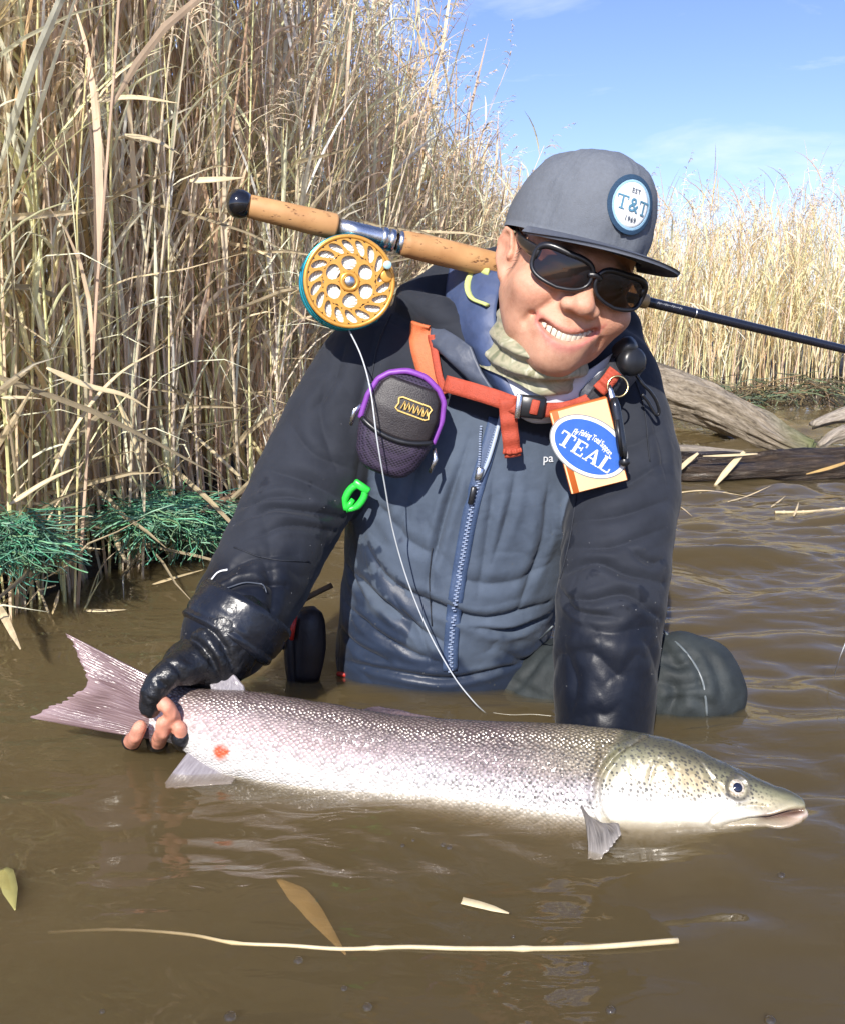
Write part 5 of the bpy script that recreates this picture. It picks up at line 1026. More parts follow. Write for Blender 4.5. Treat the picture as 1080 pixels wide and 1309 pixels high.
# ---- chest harness
m_web = basic('red_webbing', (.40, .062, .030), .7, .15, 300, .5, bscale=700); m_webo = basic('orange_strap', (.60, .15, .055), .65, .12, 200, .4, bscale=600); m_bk = basic('black_plastic', (.012, .013, .016), .35, .2, 90); m_ds = basic('dark_strap', (.018, .019, .026), .7, .2, 200, .4, bscale=600)
har = thing('chest_harness', 'red webbing chest harness with buckle and hanging strap end across the jacket', 'harness', on(660, 510)[0])
V, F = ribbon_on([(540, 412), (540, 440), (548, 470), (556, 500)], .032, .006, .005); part('shoulder_strap', V, F, m_webo, har)
V, F = ribbon_on([(556, 428), (560, 455), (566, 485), (572, 505)], .010, .012, .003); part('strap_edge', V, F, m_web, har)
def ribbon_P(pts, w, nrm_=(0, -1, .1), t=.002, n=24, wob=.0012):
    p = spline(np.array([P(*q) for q in pts]), n); nn = np.tile(nrm(np.array(nrm_, float)), (n, 1)); tg_ = nrm(np.gradient(p, axis=0)); s_ = nrm(np.cross(tg_, nn)); nn = nrm(np.cross(s_, tg_)); nn[nn[:, 1] > 0] *= -1; w_ = w/2
    p = p+nn*(wob*np.sin(np.arange(n)*.9))[:, None]; V = np.stack([p-s_*w_, p-s_*w_*.5+nn*.0006, p+nn*.0008, p+s_*w_*.5+nn*.0006, p+s_*w_], 1).reshape(-1, 3); F = gridF(n, 5)
    if vnorm(V, F)[len(V)//2].dot(nn[n//2]) < 0: F = F[:, ::-1]
    return thick(V, F, t, n, 5)
V, F = ribbon_P([(568, 490, 1.235), (600, 499, 1.218), (630, 508, 1.207), (664, 520, 1.202)], .021); part('sternum_strap', V, F, m_web, har)
V, F = ribbon_P([(690, 524, 1.206), (720, 523, 1.212), (750, 513, 1.22), (778, 492, 1.228)], .018); part('sternum_strap', V, F, m_web, har)
V, F = ribbon_P([(648, 510, 1.203), (649, 530, 1.203), (652, 558, 1.207), (655, 584, 1.212)], .021); part('strap_tail', V, F, m_web, har)
V, F = ribbon_P([(642, 577, 1.207), (654, 578, 1.207), (666, 575, 1.207)], .006, t=.003); part('strap_fold', V, F, m_web, har)
p, n_ = P(678, 520, 1.203), np.array([0, -1., 0.]); Rk = np.stack([nrm(np.cross([0, 0, 1.], -n_)), -n_, np.array([0, 0, 1.])], 1)
V, F = box(p, (.036, .010, .028), Rk@rotm(0, 6).T, .003); part('buckle', V, F, m_bk, har)
V, F = box(p+np.array([-.016, -.006, .001]), (.007, .005, .030), Rk@rotm(0, 6).T, .001); part('buckle_bar', V, F, m_alu, har)
V, F = box(p+np.array([.004, -.006, .0]), (.010, .004, .018), Rk@rotm(0, 12).T, .001); part('buckle_web', V, F, m_web, har)
V, F = ribbon_P([(756, 520, 1.222), (772, 498, 1.216), (786, 476, 1.222), (798, 450, 1.25)], .026, t=.004); part('shoulder_strap', V, F, m_ds, har)
V, F = ribbon_P([(764, 500, 1.209), (776, 488, 1.208), (786, 474, 1.213)], .018); part('strap_patch', V, F, m_web, har)
# ---- retractor, rings and snips at the right shoulder
zg = thing('gear_retractor', 'round black gear retractor and clip on the right-hand shoulder strap', 'retractor', P(803, 465, 1.24))
V, F = lathe([(-.012, .006), (-.010, .016), (.0, .0185), (.008, .017), (.012, .012), (.0125, .0003)], P(806, 462, 1.225), (.35, -.9, .1), 28); part('housing', V, F, m_bk, zg)
V, F = lathe([(0, .010), (.006, .012), (.02, .012), (.026, .009), (.027, .0003)], P(788, 452, 1.235), (.6, -.5, .5), 20); part('swivel', V, F, m_bk, zg)
V, F = tube(spline(np.array([P(812, 478, 1.235), P(822, 492, 1.235), P(830, 500, 1.24), P(838, 512, 1.245), P(842, 526, 1.25), P(838, 530, 1.25), P(828, 514, 1.248), P(820, 504, 1.245)]), 40), .0022, 8); part('clip', V, F, m_bk, zg)
a = np.linspace(0, 2*pi, 28); q = P(789, 494, 1.205); V, F = tube(np.array([q+np.array([.0125*math.cos(s), .003*math.sin(s), .0125*math.sin(s)]) for s in a]), .0013, 8, False)
kr = mesh('key_ring', V, F, basic('brass_ring', (.62, .5, .26), .25, .1, 80, metal=1.)); tag(kr, 'small brass split ring hanging above the orange fly box', 'ring')
sn = thing('line_tool', 'slim black metal line tool hanging beside the TEAL box', 'tool', P(786, 512, 1.195))
c0, c1 = P(784, 508, 1.192), P(797, 588, 1.182); V, F = tube(np.linspace(c0, c1, 8), [.004, .0062, .0066, .0066, .0066, .0066, .006, .003], 14); part('barrel', V, F, basic('gunmetal', (.05, .055, .065), .22, .2, 80, metal=.7), sn)
V, F = tube(np.linspace(P(778, 492, 1.2), c0+np.array([.001, 0, -.01]), 5), [.002, .003, .004, .004, .003], 10, flat=.5); part('shackle', V, F, m_alu, sn); V, F = box(P(791, 560, 1.174), (.005, .003, .045), rotm(0, -9)); part('pocket_clip', V, F, m_bk, sn)
V, F = lathe([(-.001, .0062), (.002, .0072), (.005, .0068), (.008, .003), (.0082, .0003)], c1, nrm(c1-c0), 14); part('end_cap', V, F, m_bk, sn)
# ---- TEAL fly box: thin orange and cream card box hanging on the chest
bc = P(752, 571, 1.188); cardx = nrm(P(788, 561.5, 1.186)-P(715, 580.5, 1.19)); cardn = nrm(np.array([-.05, -.985, -.06])); cardx = nrm(cardx-cardn*cardx.dot(cardn)); cardz = np.cross(cardx, cardn); cardz = -cardz if cardz[2] < 0 else cardz
sk = .0                                           # card axes
tb_ = thing('fly_box', 'orange and cream card box with blue oval TEAL logo hanging on the chest', 'fly box', bc); mW, mH = .0715, .1075
cz2 = nrm(cardz-.02*cardx); CRm = np.stack([cardx, -cardn, cz2], 1)
def K(x, z, d=0.): return bc+cardx*x+cz2*z+cardn*d
m_or = basic('card_orange', (.55, .13, .028), .45, .1, 70); m_crm = basic('card_cream', (.88, .60, .31), .4, .06, 40, coat=.3); m_ob = basic('oval_blue', (.035, .13, .50), .35, .08, 60, coat=.3); m_ow = basic('oval_white', (.85, .86, .86), .4, .04, 60); m_og = basic('oval_grey', (.25, .26, .27), .4, .05, 60)
V, F = box(bc-cardn*.006, (mW, .012, mH), CRm, .0012); part('box_shell', V, F, m_or, tb_)
def quad(x0, x1, z0, z1, d): return np.array([K(x0, z0, d), K(x1, z0, d), K(x1, z1, d), K(x0, z1, d)]), [(0, 1, 2, 3)]
V, F = quad(-mW/2+.0105, mW/2-.0012, -mH/2+.0015, mH/2-.0015, .0006); part('front_label', V, F, m_crm, tb_, smooth=False)
V, F = quad(-mW/2+.001, -mW/2+.0028, -mH/2+.0015, mH/2-.0015, .0007); part('edge_stripe', V, F, m_crm, tb_, smooth=False)
ovd = nrm(np.array([math.cos(rad(47)), -math.sin(rad(47))]))      # oval long axis within card
def ov(x, y, d): X = ovd[0]*x-ovd[1]*y*-1*-1; return K(ovd[0]*x-ovd[1]*y, ovd[1]*x+ovd[0]*y, d)
def ellipse(a_, b_, d, n=64):
    V = np.array([K(*(lambda x, y: (ovd[0]*x-ovd[1]*y, ovd[1]*x+ovd[0]*y))(a_*math.cos(s), b_*math.sin(s)), d) for s in np.linspace(0, 2*pi, n, endpoint=False)]); return V, [tuple(range(n))]
for nm, a_, b_, d, mm in (('logo_outline', .0515, .0355, .0010, m_og), ('logo_border', .0500, .0340, .0014, m_ow), ('logo_oval', .0455, .0300, .0018, m_ob)):
    V, F = ellipse(a_, b_, d); part(nm, V, F, mm, tb_, smooth=False)
def ovtext(polys, d=.0023): return [(np.array([K(ovd[0]*x-ovd[1]*y, ovd[1]*x+ovd[0]*y, d) for x, y in p]), [tuple(range(len(p)))]) for p in polys]
def rect(x0, x1, y0, y1): return [(x0, y0), (x1, y0), (x1, y1), (x0, y1)]
def slabs(ch, x, w, h, y0):                       # serif capitals T E A L as polygons
    s, st = h*.13, h*.22; R_ = []
    if ch == 'T': R_ = [rect(x, x+w, y0+h-s*.8, y0+h), rect(x, x+s*.7, y0+h-s*2.3, y0+h), rect(x+w-s*.7, x+w, y0+h-s*2.3, y0+h), rect(x+w/2-st/2, x+w/2+st/2, y0, y0+h), rect(x+w/2-st*1.1, x+w/2+st*1.1, y0, y0+s*.6)]
    if ch == 'E': R_ = [rect(x+s*.4, x+s*.4+st, y0, y0+h), rect(x, x+w, y0, y0+s*.75), rect(x, x+w, y0+h-s*.75, y0+h), rect(x+w-s*.7, x+w, y0+h-s*2.2, y0+h), rect(x+w-s*.7, x+w, y0, y0+s*2.2), rect(x+st, x+w*.72, y0+h*.46, y0+h*.55), rect(x+w*.66, x+w*.74, y0+h*.36, y0+h*.66)]
    if ch == 'A': R_ = [[(x+w*.08, y0), (x+w*.20, y0), (x+w*.52, y0+h*.86), (x+w*.46, y0+h)], [(x+w*.68, y0), (x+w*.95, y0), (x+w*.56, y0+h), (x+w*.44, y0+h)], rect(x+w*.24, x+w*.72, y0+h*.28, y0+h*.37), rect(x-w*.04, x+w*.32, y0, y0+s*.55), rect(x+w*.6, x+w*1.06, y0, y0+s*.55)]
    if ch == 'L': R_ = [rect(x+s*.4, x+s*.4+st, y0, y0+h), rect(x, x+w*.55, y0+h-s*.6, y0+h), rect(x, x+w, y0, y0+s*.75), rect(x+w-s*.7, x+w, y0, y0+s*2.6)]
    return R_
for i, (ch, x, w) in enumerate((('T', -.0375, .0190), ('E', -.0165, .0150), ('A', .0010, .0190), ('L', .0222, .0150))):
    V, F = cat_(*ovtext(slabs(ch, x, w, .0190, -.0165))); V = V+cardn*(.00002*i); part('letter', V, F, m_ow, tb_, smooth=False)
V, F = text_mesh('Fly Fishing Total Support', .0074, 0, .88, .00008); V = np.array([K(ovd[0]*x-ovd[1]*y, ovd[1]*x+ovd[0]*y, .0023) for x, y in zip(V[:, 0]*.86+.0005, V[:, 1]*1.45+.0125-6.5*V[:, 0]**2)]); part('small_lettering', V, F, m_ow, tb_, smooth=False)
# ---- pouch on the other strap
pb, ptop = P(488, 604, 1.205), P(531, 484, 1.205); pz = nrm(ptop-pb); pn = nrm(np.array([.04, -.98, .12])); pxx = nrm(np.cross(pz, pn)); pxx = pxx if pxx[0] > 0 else -pxx; pn = np.cross(pxx, pz); pn = pn if pn[1] < 0 else -pn; PL_ = np.linalg.norm(ptop-pb)
pou = thing('camera_pouch', 'small black mesh pouch with purple piping hanging from the orange strap', 'pouch', pb)
def Q(x, z, d): return pb+pxx*x+pz*z+pn*d
hwz = lambda z: np.interp(z/PL_, [0, .04, .15, .4, .7, .88, .97, 1.03, 1.06], [.020, .030, .040, .0475, .0485, .043, .033, .018, .004])
hdz = lambda z: np.interp(z/PL_, [0, .05, .3, .7, .95, 1.06], [.012, .02, .027, .027, .02, .006])
a = np.linspace(0, 2*pi, 64, endpoint=False); zz = np.linspace(0, PL_*1.06, 40); V = []
for z in zz:
    w, d = hwz(z), hdz(z); V.append([Q(w*np.sign(math.cos(s))*abs(math.cos(s))**.7, z, d*np.sign(math.sin(s))*abs(math.sin(s))**.75) for s in a])
V = np.array(V).reshape(-1, 3); F = [tuple(f) for f in gridF(40, 64, True).tolist()]; V = np.vstack([V, Q(0, 0, 0), Q(0, PL_*1.06, 0)]); F += [(64*40, (j+1) % 64, j) for j in range(64)]+[(64*40+1, 39*64+j, 39*64+(j+1) % 64) for j in range(64)]
m_mesh, nt, b = newmat('pouch_mesh'); t = nd(nt, 'ShaderNodeTexCoord'); mp = nd(nt, 'ShaderNodeMapping', Vector=t.outputs['Object'], Rotation=(0, .45, 0), Scale=(260., 260., 360.)); vo = nd(nt, 'ShaderNodeTexVoronoi', Vector=mp.outputs[0], Scale=1., Randomness=.1); c = ramp(nt, vo.outputs['Distance'], [(.25, (.006, .005, .010)), (.55, (.042, .030, .060))]); nt.links.new(c.outputs[0], b.inputs['Base Color']); b.inputs['Roughness'].default_value = .6
bp = nd(nt, 'ShaderNodeBump', Strength=.6, Distance=.001, Height=vo.outputs['Distance']); nt.links.new(bp.outputs[0], b.inputs['Normal']); part('mesh_body', V, F, m_mesh, pou)
# smooth upper panel, slightly proud
rows = []
for z in np.linspace(PL_*.50, PL_*.965, 18):
    w = hwz(z)-.0055; cut = z
    rows.append([Q(x, z-.012*(1-(x/.048)**2)*(1-(z/PL_-.5)/.47)-.09*x*0, hdz(z)*(1-abs(x/(w+.012))**2.6)**.42+.0022) for x in np.linspace(-w, w, 22)])
V = np.array(rows).reshape(-1, 3); F = gridF(18, 22); N_ = vnorm(V, F)
if N_[200]@pn < 0: F = F[:, ::-1]
V, F = thick(V, F, .002, 18, 22); part('front_panel', V, F, basic('pouch_nylon', (.018, .014, .016), .45, .25, 120, .3, bscale=700), pou)
m_pur = basic('purple_piping', (.22, .055, .36), .45, .15, 120)
for d, r, z0 in ((.012, .0036, .46), (-.010, .0030, .62)):
    zl_ = np.linspace(PL_*z0, PL_*1.05, 24); pts_ = [Q(-hwz(z)*.985, z, d) for z in zl_]+[Q(hwz(z)*.985, z, d) for z in zl_[::-1]]; V, F = tube(spline(np.array(pts_), 90), r, 8); part('piping', V, F, m_pur, pou)
rows = [Q(x, PL_*(.485)-.012*(1-(x/.047)**2)-.0, hdz(PL_*.49)*(1-abs(x/.0535)**2.6)**.42+.002) for x in np.linspace(-.045, .045, 24)]; V, F = tube(np.array(rows), .0034, 8); part('zip_band', V, F, m_bk, pou)
for x, z in ((-.050, .60), (.0505, .42)):
    V, F = tube(np.array([Q(x, PL_*z, .010), Q(x*1.12, PL_*z-.012, .013), Q(x*1.10, PL_*z-.030, .013)]), [.0025, .0032, .0022], 8, flat=.5); part('zip_pull', V, F, m_alu, pou)
gm = []
def pd(x, z): w = hwz(z)-.0055; return hdz(z)*(1-abs(x/(w+.012))**2.6)**.42+.0033
def lab(u, v): ct, s_t = math.cos(rad(-1)), math.sin(rad(-1)); x = .010+u*ct-v*s_t; z = PL_*.735+u*s_t+v*ct; return Q(x, z, pd(x, z))
fr2 = [(-.021, .006), (-.017, .0085), (.017, .0085), (.021, .006), (.019, .0), (.021, -.006), (.017, -.0085), (-.017, -.0085), (-.021, -.006), (-.019, 0), (-.021, .006)]; gm.append(tube(np.array([lab(u, v) for u, v in fr2]), .0011, 6))
for k in range(6): u0 = -.0145+k*.0056; gm.append(tube(np.array([lab(u0, -.005), lab(u0+.002, .005), lab(u0+.0035, .001), lab(u0+.0045, -.005+.002*(k % 2))]), .0009, 6))
V, F = cat_(*gm); part('gold_emblem', V, F, basic('gold_thread', (.75, .52, .17), .45, .15, 300), pou)
# ---- green clip under the arm
gcl = thing('green_clip', 'bright green plastic clip at the jacket side under the arm', 'clip', on(446, 634)[0]); p, n_ = on(446, 634, .010); m_gr = basic('green_plastic', (.03, .62, .06), .35, .1, 90, sss=.0)
d1 = nrm(P(457, 619, 1.25)-P(435, 652, 1.25)); s1 = nrm(np.cross(d1, [0, -1., 0]))
for sgn in (-1, 1): V, F = tube(spline(np.array([p-d1*.019, p-d1*.008+s1*sgn*.009, p+d1*.008+s1*sgn*.010, p+d1*.019+s1*sgn*.005]), 12), [.004]*4+[.005]*8, 8); part('clip_arm', V, F, m_gr, gcl)
V, F = box(p+d1*.018, (.024, .010, .010), np.stack([s1, np.cross(s1, d1), d1], 1), .002); part('clip_base', V, F, m_gr, gcl); V, F = tube(np.array([p-d1*.019, p-d1*.002]), [.005, .003], 8); part('clip_tongue', V, F, m_gr, gcl)
# ---- dark tool holster hanging at the hip, in the gap under the arm
hol = thing('hip_holster', 'dark wet holster with red tab hanging at the hip under the arm', 'holster', P(388, 860, 1.33)); m_hol = basic('holster_fabric', (.014, .010, .011), .5, .3, 60, .3)
V, F = tube(spline(np.array([P(392, 776, 1.35), P(393, 790, 1.345), P(394, 830, 1.34), P(390, 870, 1.335)]), 12), [.012, .022, .025, .026, .026, .026, .026, .025, .024, .023, .022, .020], 20, flat=.8); part('sleeve', V, F, m_hol, hol)
V, F = tube(spline(np.array([P(374, 778, 1.35), P(372, 800, 1.34), P(374, 850, 1.335), P(380, 900, 1.33)]), 12), [.006, .012, .014, .016, .017, .017, .017, .016, .015, .014, .012, .010], 12, flat=.6); part('side_flap', V, F, m_hol, hol)
V, F = tube(np.array([P(378, 788, 1.325), P(375, 802, 1.322), P(373, 818, 1.32)]), [.003, .0035, .003], 8); part('red_tab', V, F, basic('red_tab', (.55, .03, .02), .4, .1, 90), hol)
V, F = tube(spline(np.array([P(362, 830, 1.32), P(364, 815, 1.32), P(370, 790, 1.33)]), 8), .0022, 6); part('cord', V, F, m_bk, hol)
V, F = tube(spline(np.array([P(376, 776, 1.37), P(395, 763, 1.37), P(425, 748, 1.38)]), 8), .0042, 8); st_ = mesh('dead_twig', V, F, basic('twig_bark', (.10, .065, .035), .7, .3, 60)); tag(st_, 'thin dark twig showing in the gap between arm and jacket', 'twig')
V, F = box(on(440, 862, .001)[0], (.020, .006, .007), rotm(0, 8), .002); rt_ = mesh('wader_tab', V-np.array(man.location), F, basic('tab_red', (.42, .03, .02), .45, .1, 90), man)
# ---- zipper of the jacket: tape, teeth and slider (parts of the jacket)
def jpart(n, V, F, m, **k): return mesh(n, np.asarray(V)-np.array(man.location), F, m, jacket, **k)
zp = [(634, 535), (622, 580), (611, 615), (600, 660), (589, 720), (580, 780), (576, 830), (575, 858)]
V, F = ribbon_on(zp, .020, .0015, .0015, 60); jpart('zip_tape', V, F, basic('zip_tape', (.045, .075, .15), .6, .15, 200, .3))
V, F = ribbon_on([(642, 522), (635, 550), (625, 585), (613, 612)], .005, .006, .003, 24); jpart('zip_edge', V, F, basic('zip_edge', (.30, .36, .46), .4, .1, 200))
tz = []; zc = spline(np.array(zp[2:], float), 95)
for i, (x, y) in enumerate(zc):
    p, n_ = on(x, y, .0038); e = np.array([1 if i % 2 else -1, 0, 0])*.0012; V, F = box(p+e, (.0042, .0022, .0016), None); tz.append((V, F))
for s in (-1, 1):
    for i in range(22):
        f = i/21; x = 612+s*(2+8*f)+f*12; y = 612-f*66; p, n_ = on(x, y, .005); V, F = box(p, (.0030, .0024, .0017), None); tz.append((V, F))
V, F = cat_(*tz); zt_ = jpart('zip_teeth', V, F, basic('zip_teeth', (.26, .32, .45), .3, .1, 200), smooth=False); zt_['kind'] = 'stuff'
p, n_ = on(611, 606, .007); V, F = box(p, (.010, .006, .018), rotm(0, 12), .002); jpart('zip_slider', V, F, m_alu); p, n_ = on(606, 632, .008); V, F = box(p, (.0075, .004, .024), rotm(0, 12), .0015); jpart('zip_pull', V, F, m_bk)
V, F = text_mesh('pa', .016, 0, 1., .0001); p, n_ = on(699, 586, .0); sx = nrm(np.cross([0, 0, 1.], n_)); sx = sx if sx[0] > 0 else -sx; Vp = []
for v in V: xx, yy = projpx((p+sx*v[0]+np.array([0, 0, 1])*v[1]*1.)[None]); q, m_ = on(float(xx[0]), float(yy[0]), .0022); Vp.append(q)
jpart('chest_lettering', np.array(Vp), F, basic('print_white', (.6, .62, .65), .6, .05, 90), smooth=False)
# thin printed seam edge and cuff tab
V, F = ribbon_on([(272, 742), (280, 733), (292, 729)], .003, .002, .001); jpart('reflective_print', V, F, basic('reflective_print', (.75, .77, .8), .3, .1, 90))
V, F = ribbon_on([(290, 752), (315, 744), (335, 748), (340, 758)], .0022, .002, .001); jpart('cuff_tab_edge', V, F, basic('tab_edge', (.06, .07, .09), .3, .1, 90))
# ================================================================== LOGS, NETTING, DEBRIS
def wood(name, c0, c1, c2, rough, sc=(6., 60., 60.), moss=None):
    m, nt, b = newmat(name); uvn = nd(nt, 'ShaderNodeUVMap', {'uv_map': 'UVMap'}); mp = nd(nt, 'ShaderNodeMapping', Vector=uvn.outputs[0], Scale=(8., 22., 1.)); nz = nd(nt, 'ShaderNodeTexNoise', Vector=mp.outputs[0], Scale=2., Detail=8., Roughness=.7, Distortion=.4)
    c = ramp(nt, nz.outputs[0], [(.3, c0), (.5, c1), (.7, c2)]); cc = c.outputs[0]
    if moss:
        am = nd(nt, 'ShaderNodeAttribute', {'attribute_name': 'moss'}); cc = mixc(nt, am.outputs['Fac'], cc, moss)
    nt.links.new(cc, b.inputs['Base Color']); b.inputs['Roughness'].default_value = rough
    bp = nd(nt, 'ShaderNodeBump', Strength=1., Distance=.016, Height=nz.outputs[0]); nt.links.new(bp.outputs[0], b.inputs['Normal']); return m
def log(name, label, pts, r, mat, seed, n=64, m=90, groove=.006, lump=.015, attrs=None, cat='log'):
    c = spline(np.array(pts), m); t, u, w = frames(c); a = np.linspace(0, 2*pi, n, endpoint=False); R_ = np.interp(np.linspace(0, 1, m), np.linspace(0, 1, len(r)), r)
    L_ = np.linspace(0, np.linalg.norm(c[-1]-c[0]), m); q = np.stack([np.repeat(L_, n)*2.2, np.tile(np.cos(a)*1.6, m), np.tile(np.sin(a)*1.6, m)], 1)
    disp = lump*fbm(q*1.2, 3, seed)-groove*np.abs(noise(q*np.array([1.6, 7, 7]), seed+3))*1.6-.5*groove*np.abs(noise(q*np.array([3, 17, 17]), seed+5)); rr_ = np.repeat(R_, n)+disp
    V = np.repeat(c, n, 0)+rr_[:, None]*(np.tile(np.cos(a), m)[:, None]*np.repeat(u, n, 0)+np.tile(np.sin(a), m)[:, None]*np.repeat(w, n, 0)); F = [tuple(f) for f in gridF(m, n, True).tolist()]
    V = np.vstack([V, c[0]-t[0]*.01, c[-1]+t[-1]*.01]); F += [(m*n, (j+1) % n, j) for j in range(n)]+[(m*n+1, (m-1)*n+j, (m-1)*n+(j+1) % n) for j in range(n)]
    uv = np.stack([np.repeat(L_, n), np.tile(a/(2*pi), m)], 1); uv = np.vstack([uv, uv[:1], uv[-1:]])
    at = {k: f(V) for k, f in (attrs or {}).items()}; o = mesh(name, V-c[0], F, mat, uv=uv, attrs=at); o.location = c[0]; return tag(o, label, cat)
m_w1 = wood('weathered_wood', (.085, .066, .047), (.31, .26, .195), (.47, .41, .33), .8, moss=(.10, .13, .03))
log('driftwood_log', 'thick bleached grey driftwood log lying at the far bank behind the shoulder', [P(780, 478, 4.75), P(850, 500, 4.5), P(925, 526, 4.15), P(1000, 566, 3.8), P(1030, 580, 3.7)], [.108, .104, .096, .078, .055], m_w1, 5, attrs={'moss': lambda V: np.clip((V[:, 0]-P(985, 566, 3.82)[0])/.12, 0, 1)*.85}, groove=.010)
m_w2 = wood('pale_driftwood', (.22, .17, .12), (.55, .47, .37), (.74, .67, .56), .75)
log('driftwood_branch', 'upper pale driftwood stub at the right edge, nearest the reeds', [P(1040, 543, 3.95), P(1062, 535, 4.0), P(1120, 520, 4.1)], [.022, .036, .045], m_w2, 8, 24, 30, .004, .008, cat='driftwood')
log('driftwood_branch', 'lower pale driftwood stub at the right edge, near the wet log', [P(1048, 570, 3.75), P(1070, 555, 3.8), P(1120, 540, 3.9)], [.016, .030, .04], m_w2, 9, 24, 30, .004, .008, cat='driftwood')
m_w3 = wood('wet_wood', (.018, .012, .008), (.05, .034, .022), (.11, .075, .045), .22)
log('sunken_log', 'dark wet half-sunken log lying across the water below the driftwood', [P(600, 612, 2.95), P(800, 606, 3.02), P(900, 604, 3.05), P(1000, 598, 3.12), P(1130, 590, 3.2)], [.05, .066, .070, .064, .05], m_w3, 12, 48, 110, .010, .018)
log('bleached_pole', 'thin bleached pole lying along the top of the dark wet log', [P(820, 573, 3.22), P(880, 575, 3.22), P(948, 580, 3.22)], [.014, .015, .008], m_w2, 14, 16, 40, .002, .004, cat='pole')
# reed scraps: flat curved blades lying on water, log and bank
m_blade = basic('dry_blade', (.62, .49, .28), .55, .25, 30, .2); m_pale = basic('pale_blade', (.56, .46, .28), .5, .2, 40, .2); m_sub = basic('sunken_blade', (.42, .27, .10), .5, .2, 40)
def blade(name, label, pts, w, mat, cat='reed leaf', n=24, grp=None, tilt=None, prof=None):
    c = spline(np.array(pts), n); tg_ = nrm(np.gradient(c, axis=0)); up = np.array([0, -.35, .94]) if tilt is None else np.array(tilt); s_ = nrm(np.cross(tg_, up)); nn = np.cross(s_, tg_); wp = w*(np.interp(np.linspace(0, 1, n), [0, .15, .6, 1], [.4, 1, .8, .06]) if prof is None else np.interp(np.linspace(0, 1, n), np.linspace(0, 1, len(prof)), prof))[:, None]
    V = np.stack([c-s_*wp, c-nn*wp*.25, c+s_*wp], 1).reshape(-1, 3); F = gridF(n, 3)
    if vnorm(V, F)[n][2] < 0: F = F[:, ::-1]
    V, F = thick(V, F, .0006, n, 3); o = mesh(name, V-c[0], F, mat); o.location = c[0]; return tag(o, label, cat, grp)
def stalk(name, label, pts, r, mat, cat='reed stalk', n=60):
    c = spline(np.array(pts), n); R_ = np.interp(np.linspace(0, 1, n), np.linspace(0, 1, len(r)), r); 
    for k in range(6, n-3, 13): R_[k] *= 1.35
    V, F = tube(c, R_, 10); o = mesh(name, V-c[0], F, mat); o.location = c[0]; return tag(o, label, cat)
def wz_(px, py, dz=.001): p = WP(px, py); p[2] = water_z(p[0], p[1])+dz; return p
stalk('floating_stalk', 'long pale yellow reed stalk floating across the foreground below the fish', [wz_(60, 1166, -.022), wz_(150, 1176, -.014), wz_(240, 1190, -.007), wz_(300, 1203, -.002), wz_(370, 1208, .0004), wz_(440, 1213, .0004), wz_(520, 1212, .0012), wz_(600, 1214, .0016), wz_(740, 1211, .002), wz_(866, 1207, .003)], [.0012, .0013, .0015, .0018, .0021, .0024], m_pale)
blade('sunken_leaf', 'broad brown leaf just under the surface above the long floating stalk', [wz_(355, 1120, -.006), wz_(385, 1142, -.009), wz_(412, 1170, -.010), wz_(442, 1206, -.010)], .009, m_sub, prof=[.15, 1, .9, .5, .08])
blade('floating_leaf', 'short pale reed scrap floating below the fish belly', [wz_(590, 1153, .003), wz_(618, 1159, .003), wz_(650, 1167, .002)], .0035, m_pale, prof=[1, 1, .8, .15])
blade('floating_leaf', 'olive leaf scrap at the left edge of the foreground', [wz_(4, 1112), wz_(12, 1135), wz_(20, 1165)], .008, basic('olive_blade', (.30, .27, .09), .5, .2, 40))
for i, (a, b_, c, lb) in enumerate([((196, 748), (228, 740), (262, 730), 'tan reed blade floating nearest the wet sleeve on the left'), ((152, 727), (180, 719), (218, 710), 'thin tan reed blade floating nearest the left bank'), ((110, 780), (135, 781), (162, 779), 'short pale blade floating above the fish tail'), ((67, 785), (72, 770), (76, 754), 'short reed stub poking from the water by the left bank'), ((30, 756), (38, 738), (46, 718), 'broken pale stub leaning on the dark bank foot at left')]):
    pts = [wz_(*q, .003) for q in (a, b_, c)]
    if i > 2: p0 = WP(*a); pts = [p0, P(*b_, p0[1]), P(*c, p0[1]+.01)]
    blade('floating_leaf', lb, pts, .0042, m_blade if i != 2 else m_pale)
for a, b_, c, lb, w in [((860, 608), (876, 592), (892, 579), 'pale reed leaf leaning on the wet log beside the sleeve', .007), ((912, 622), (930, 600), (951, 577), 'broad bent pale reed leaf lying over the wet log', .009), ((898, 583), (930, 582), (968, 580), 'thin pale stalk resting along the wet log', .004), ((1030, 606), (1060, 598), (1090, 588), 'orange-brown stalk at the right end of the wet log', .005)]:
    Yl = 2.93; blade('fallen_leaf', lb, [P(*a, Yl), P(*b_, Yl+.02), P(*c, Yl+.05)], w, m_pale if 'pale' in lb else m_sub, tilt=(0, -.8, .6), prof=[.3, 1, 1, .5])
stalk('floating_stalk', 'thin pale stalk floating near the right edge below the wet log', [wz_(990, 655), wz_(1030, 654), wz_(1100, 652)], [.004, .004, .005], m_pale)
for i, (a, b_, c, lb) in enumerate([((850, 632), (900, 630), (955, 634), 'floating reed strand nearest the foot of the wet log'), ((862, 640), (872, 648), (884, 656), 'short curled strand floating beside the right sleeve'), ((930, 640), (955, 632), (985, 626), 'pale strand floating below the bent leaf of the wet log'), ((985, 650), (993, 643), (1003, 636), 'small pale strand touching the thin floating stalk'), ((1014, 660), (1018, 652), (1020, 645), 'tiny upright strand under the thin floating stalk')]):
    blade('floating_strand', lb, [wz_(*q, .003) for q in (a, b_, c)], .0028, m_blade)
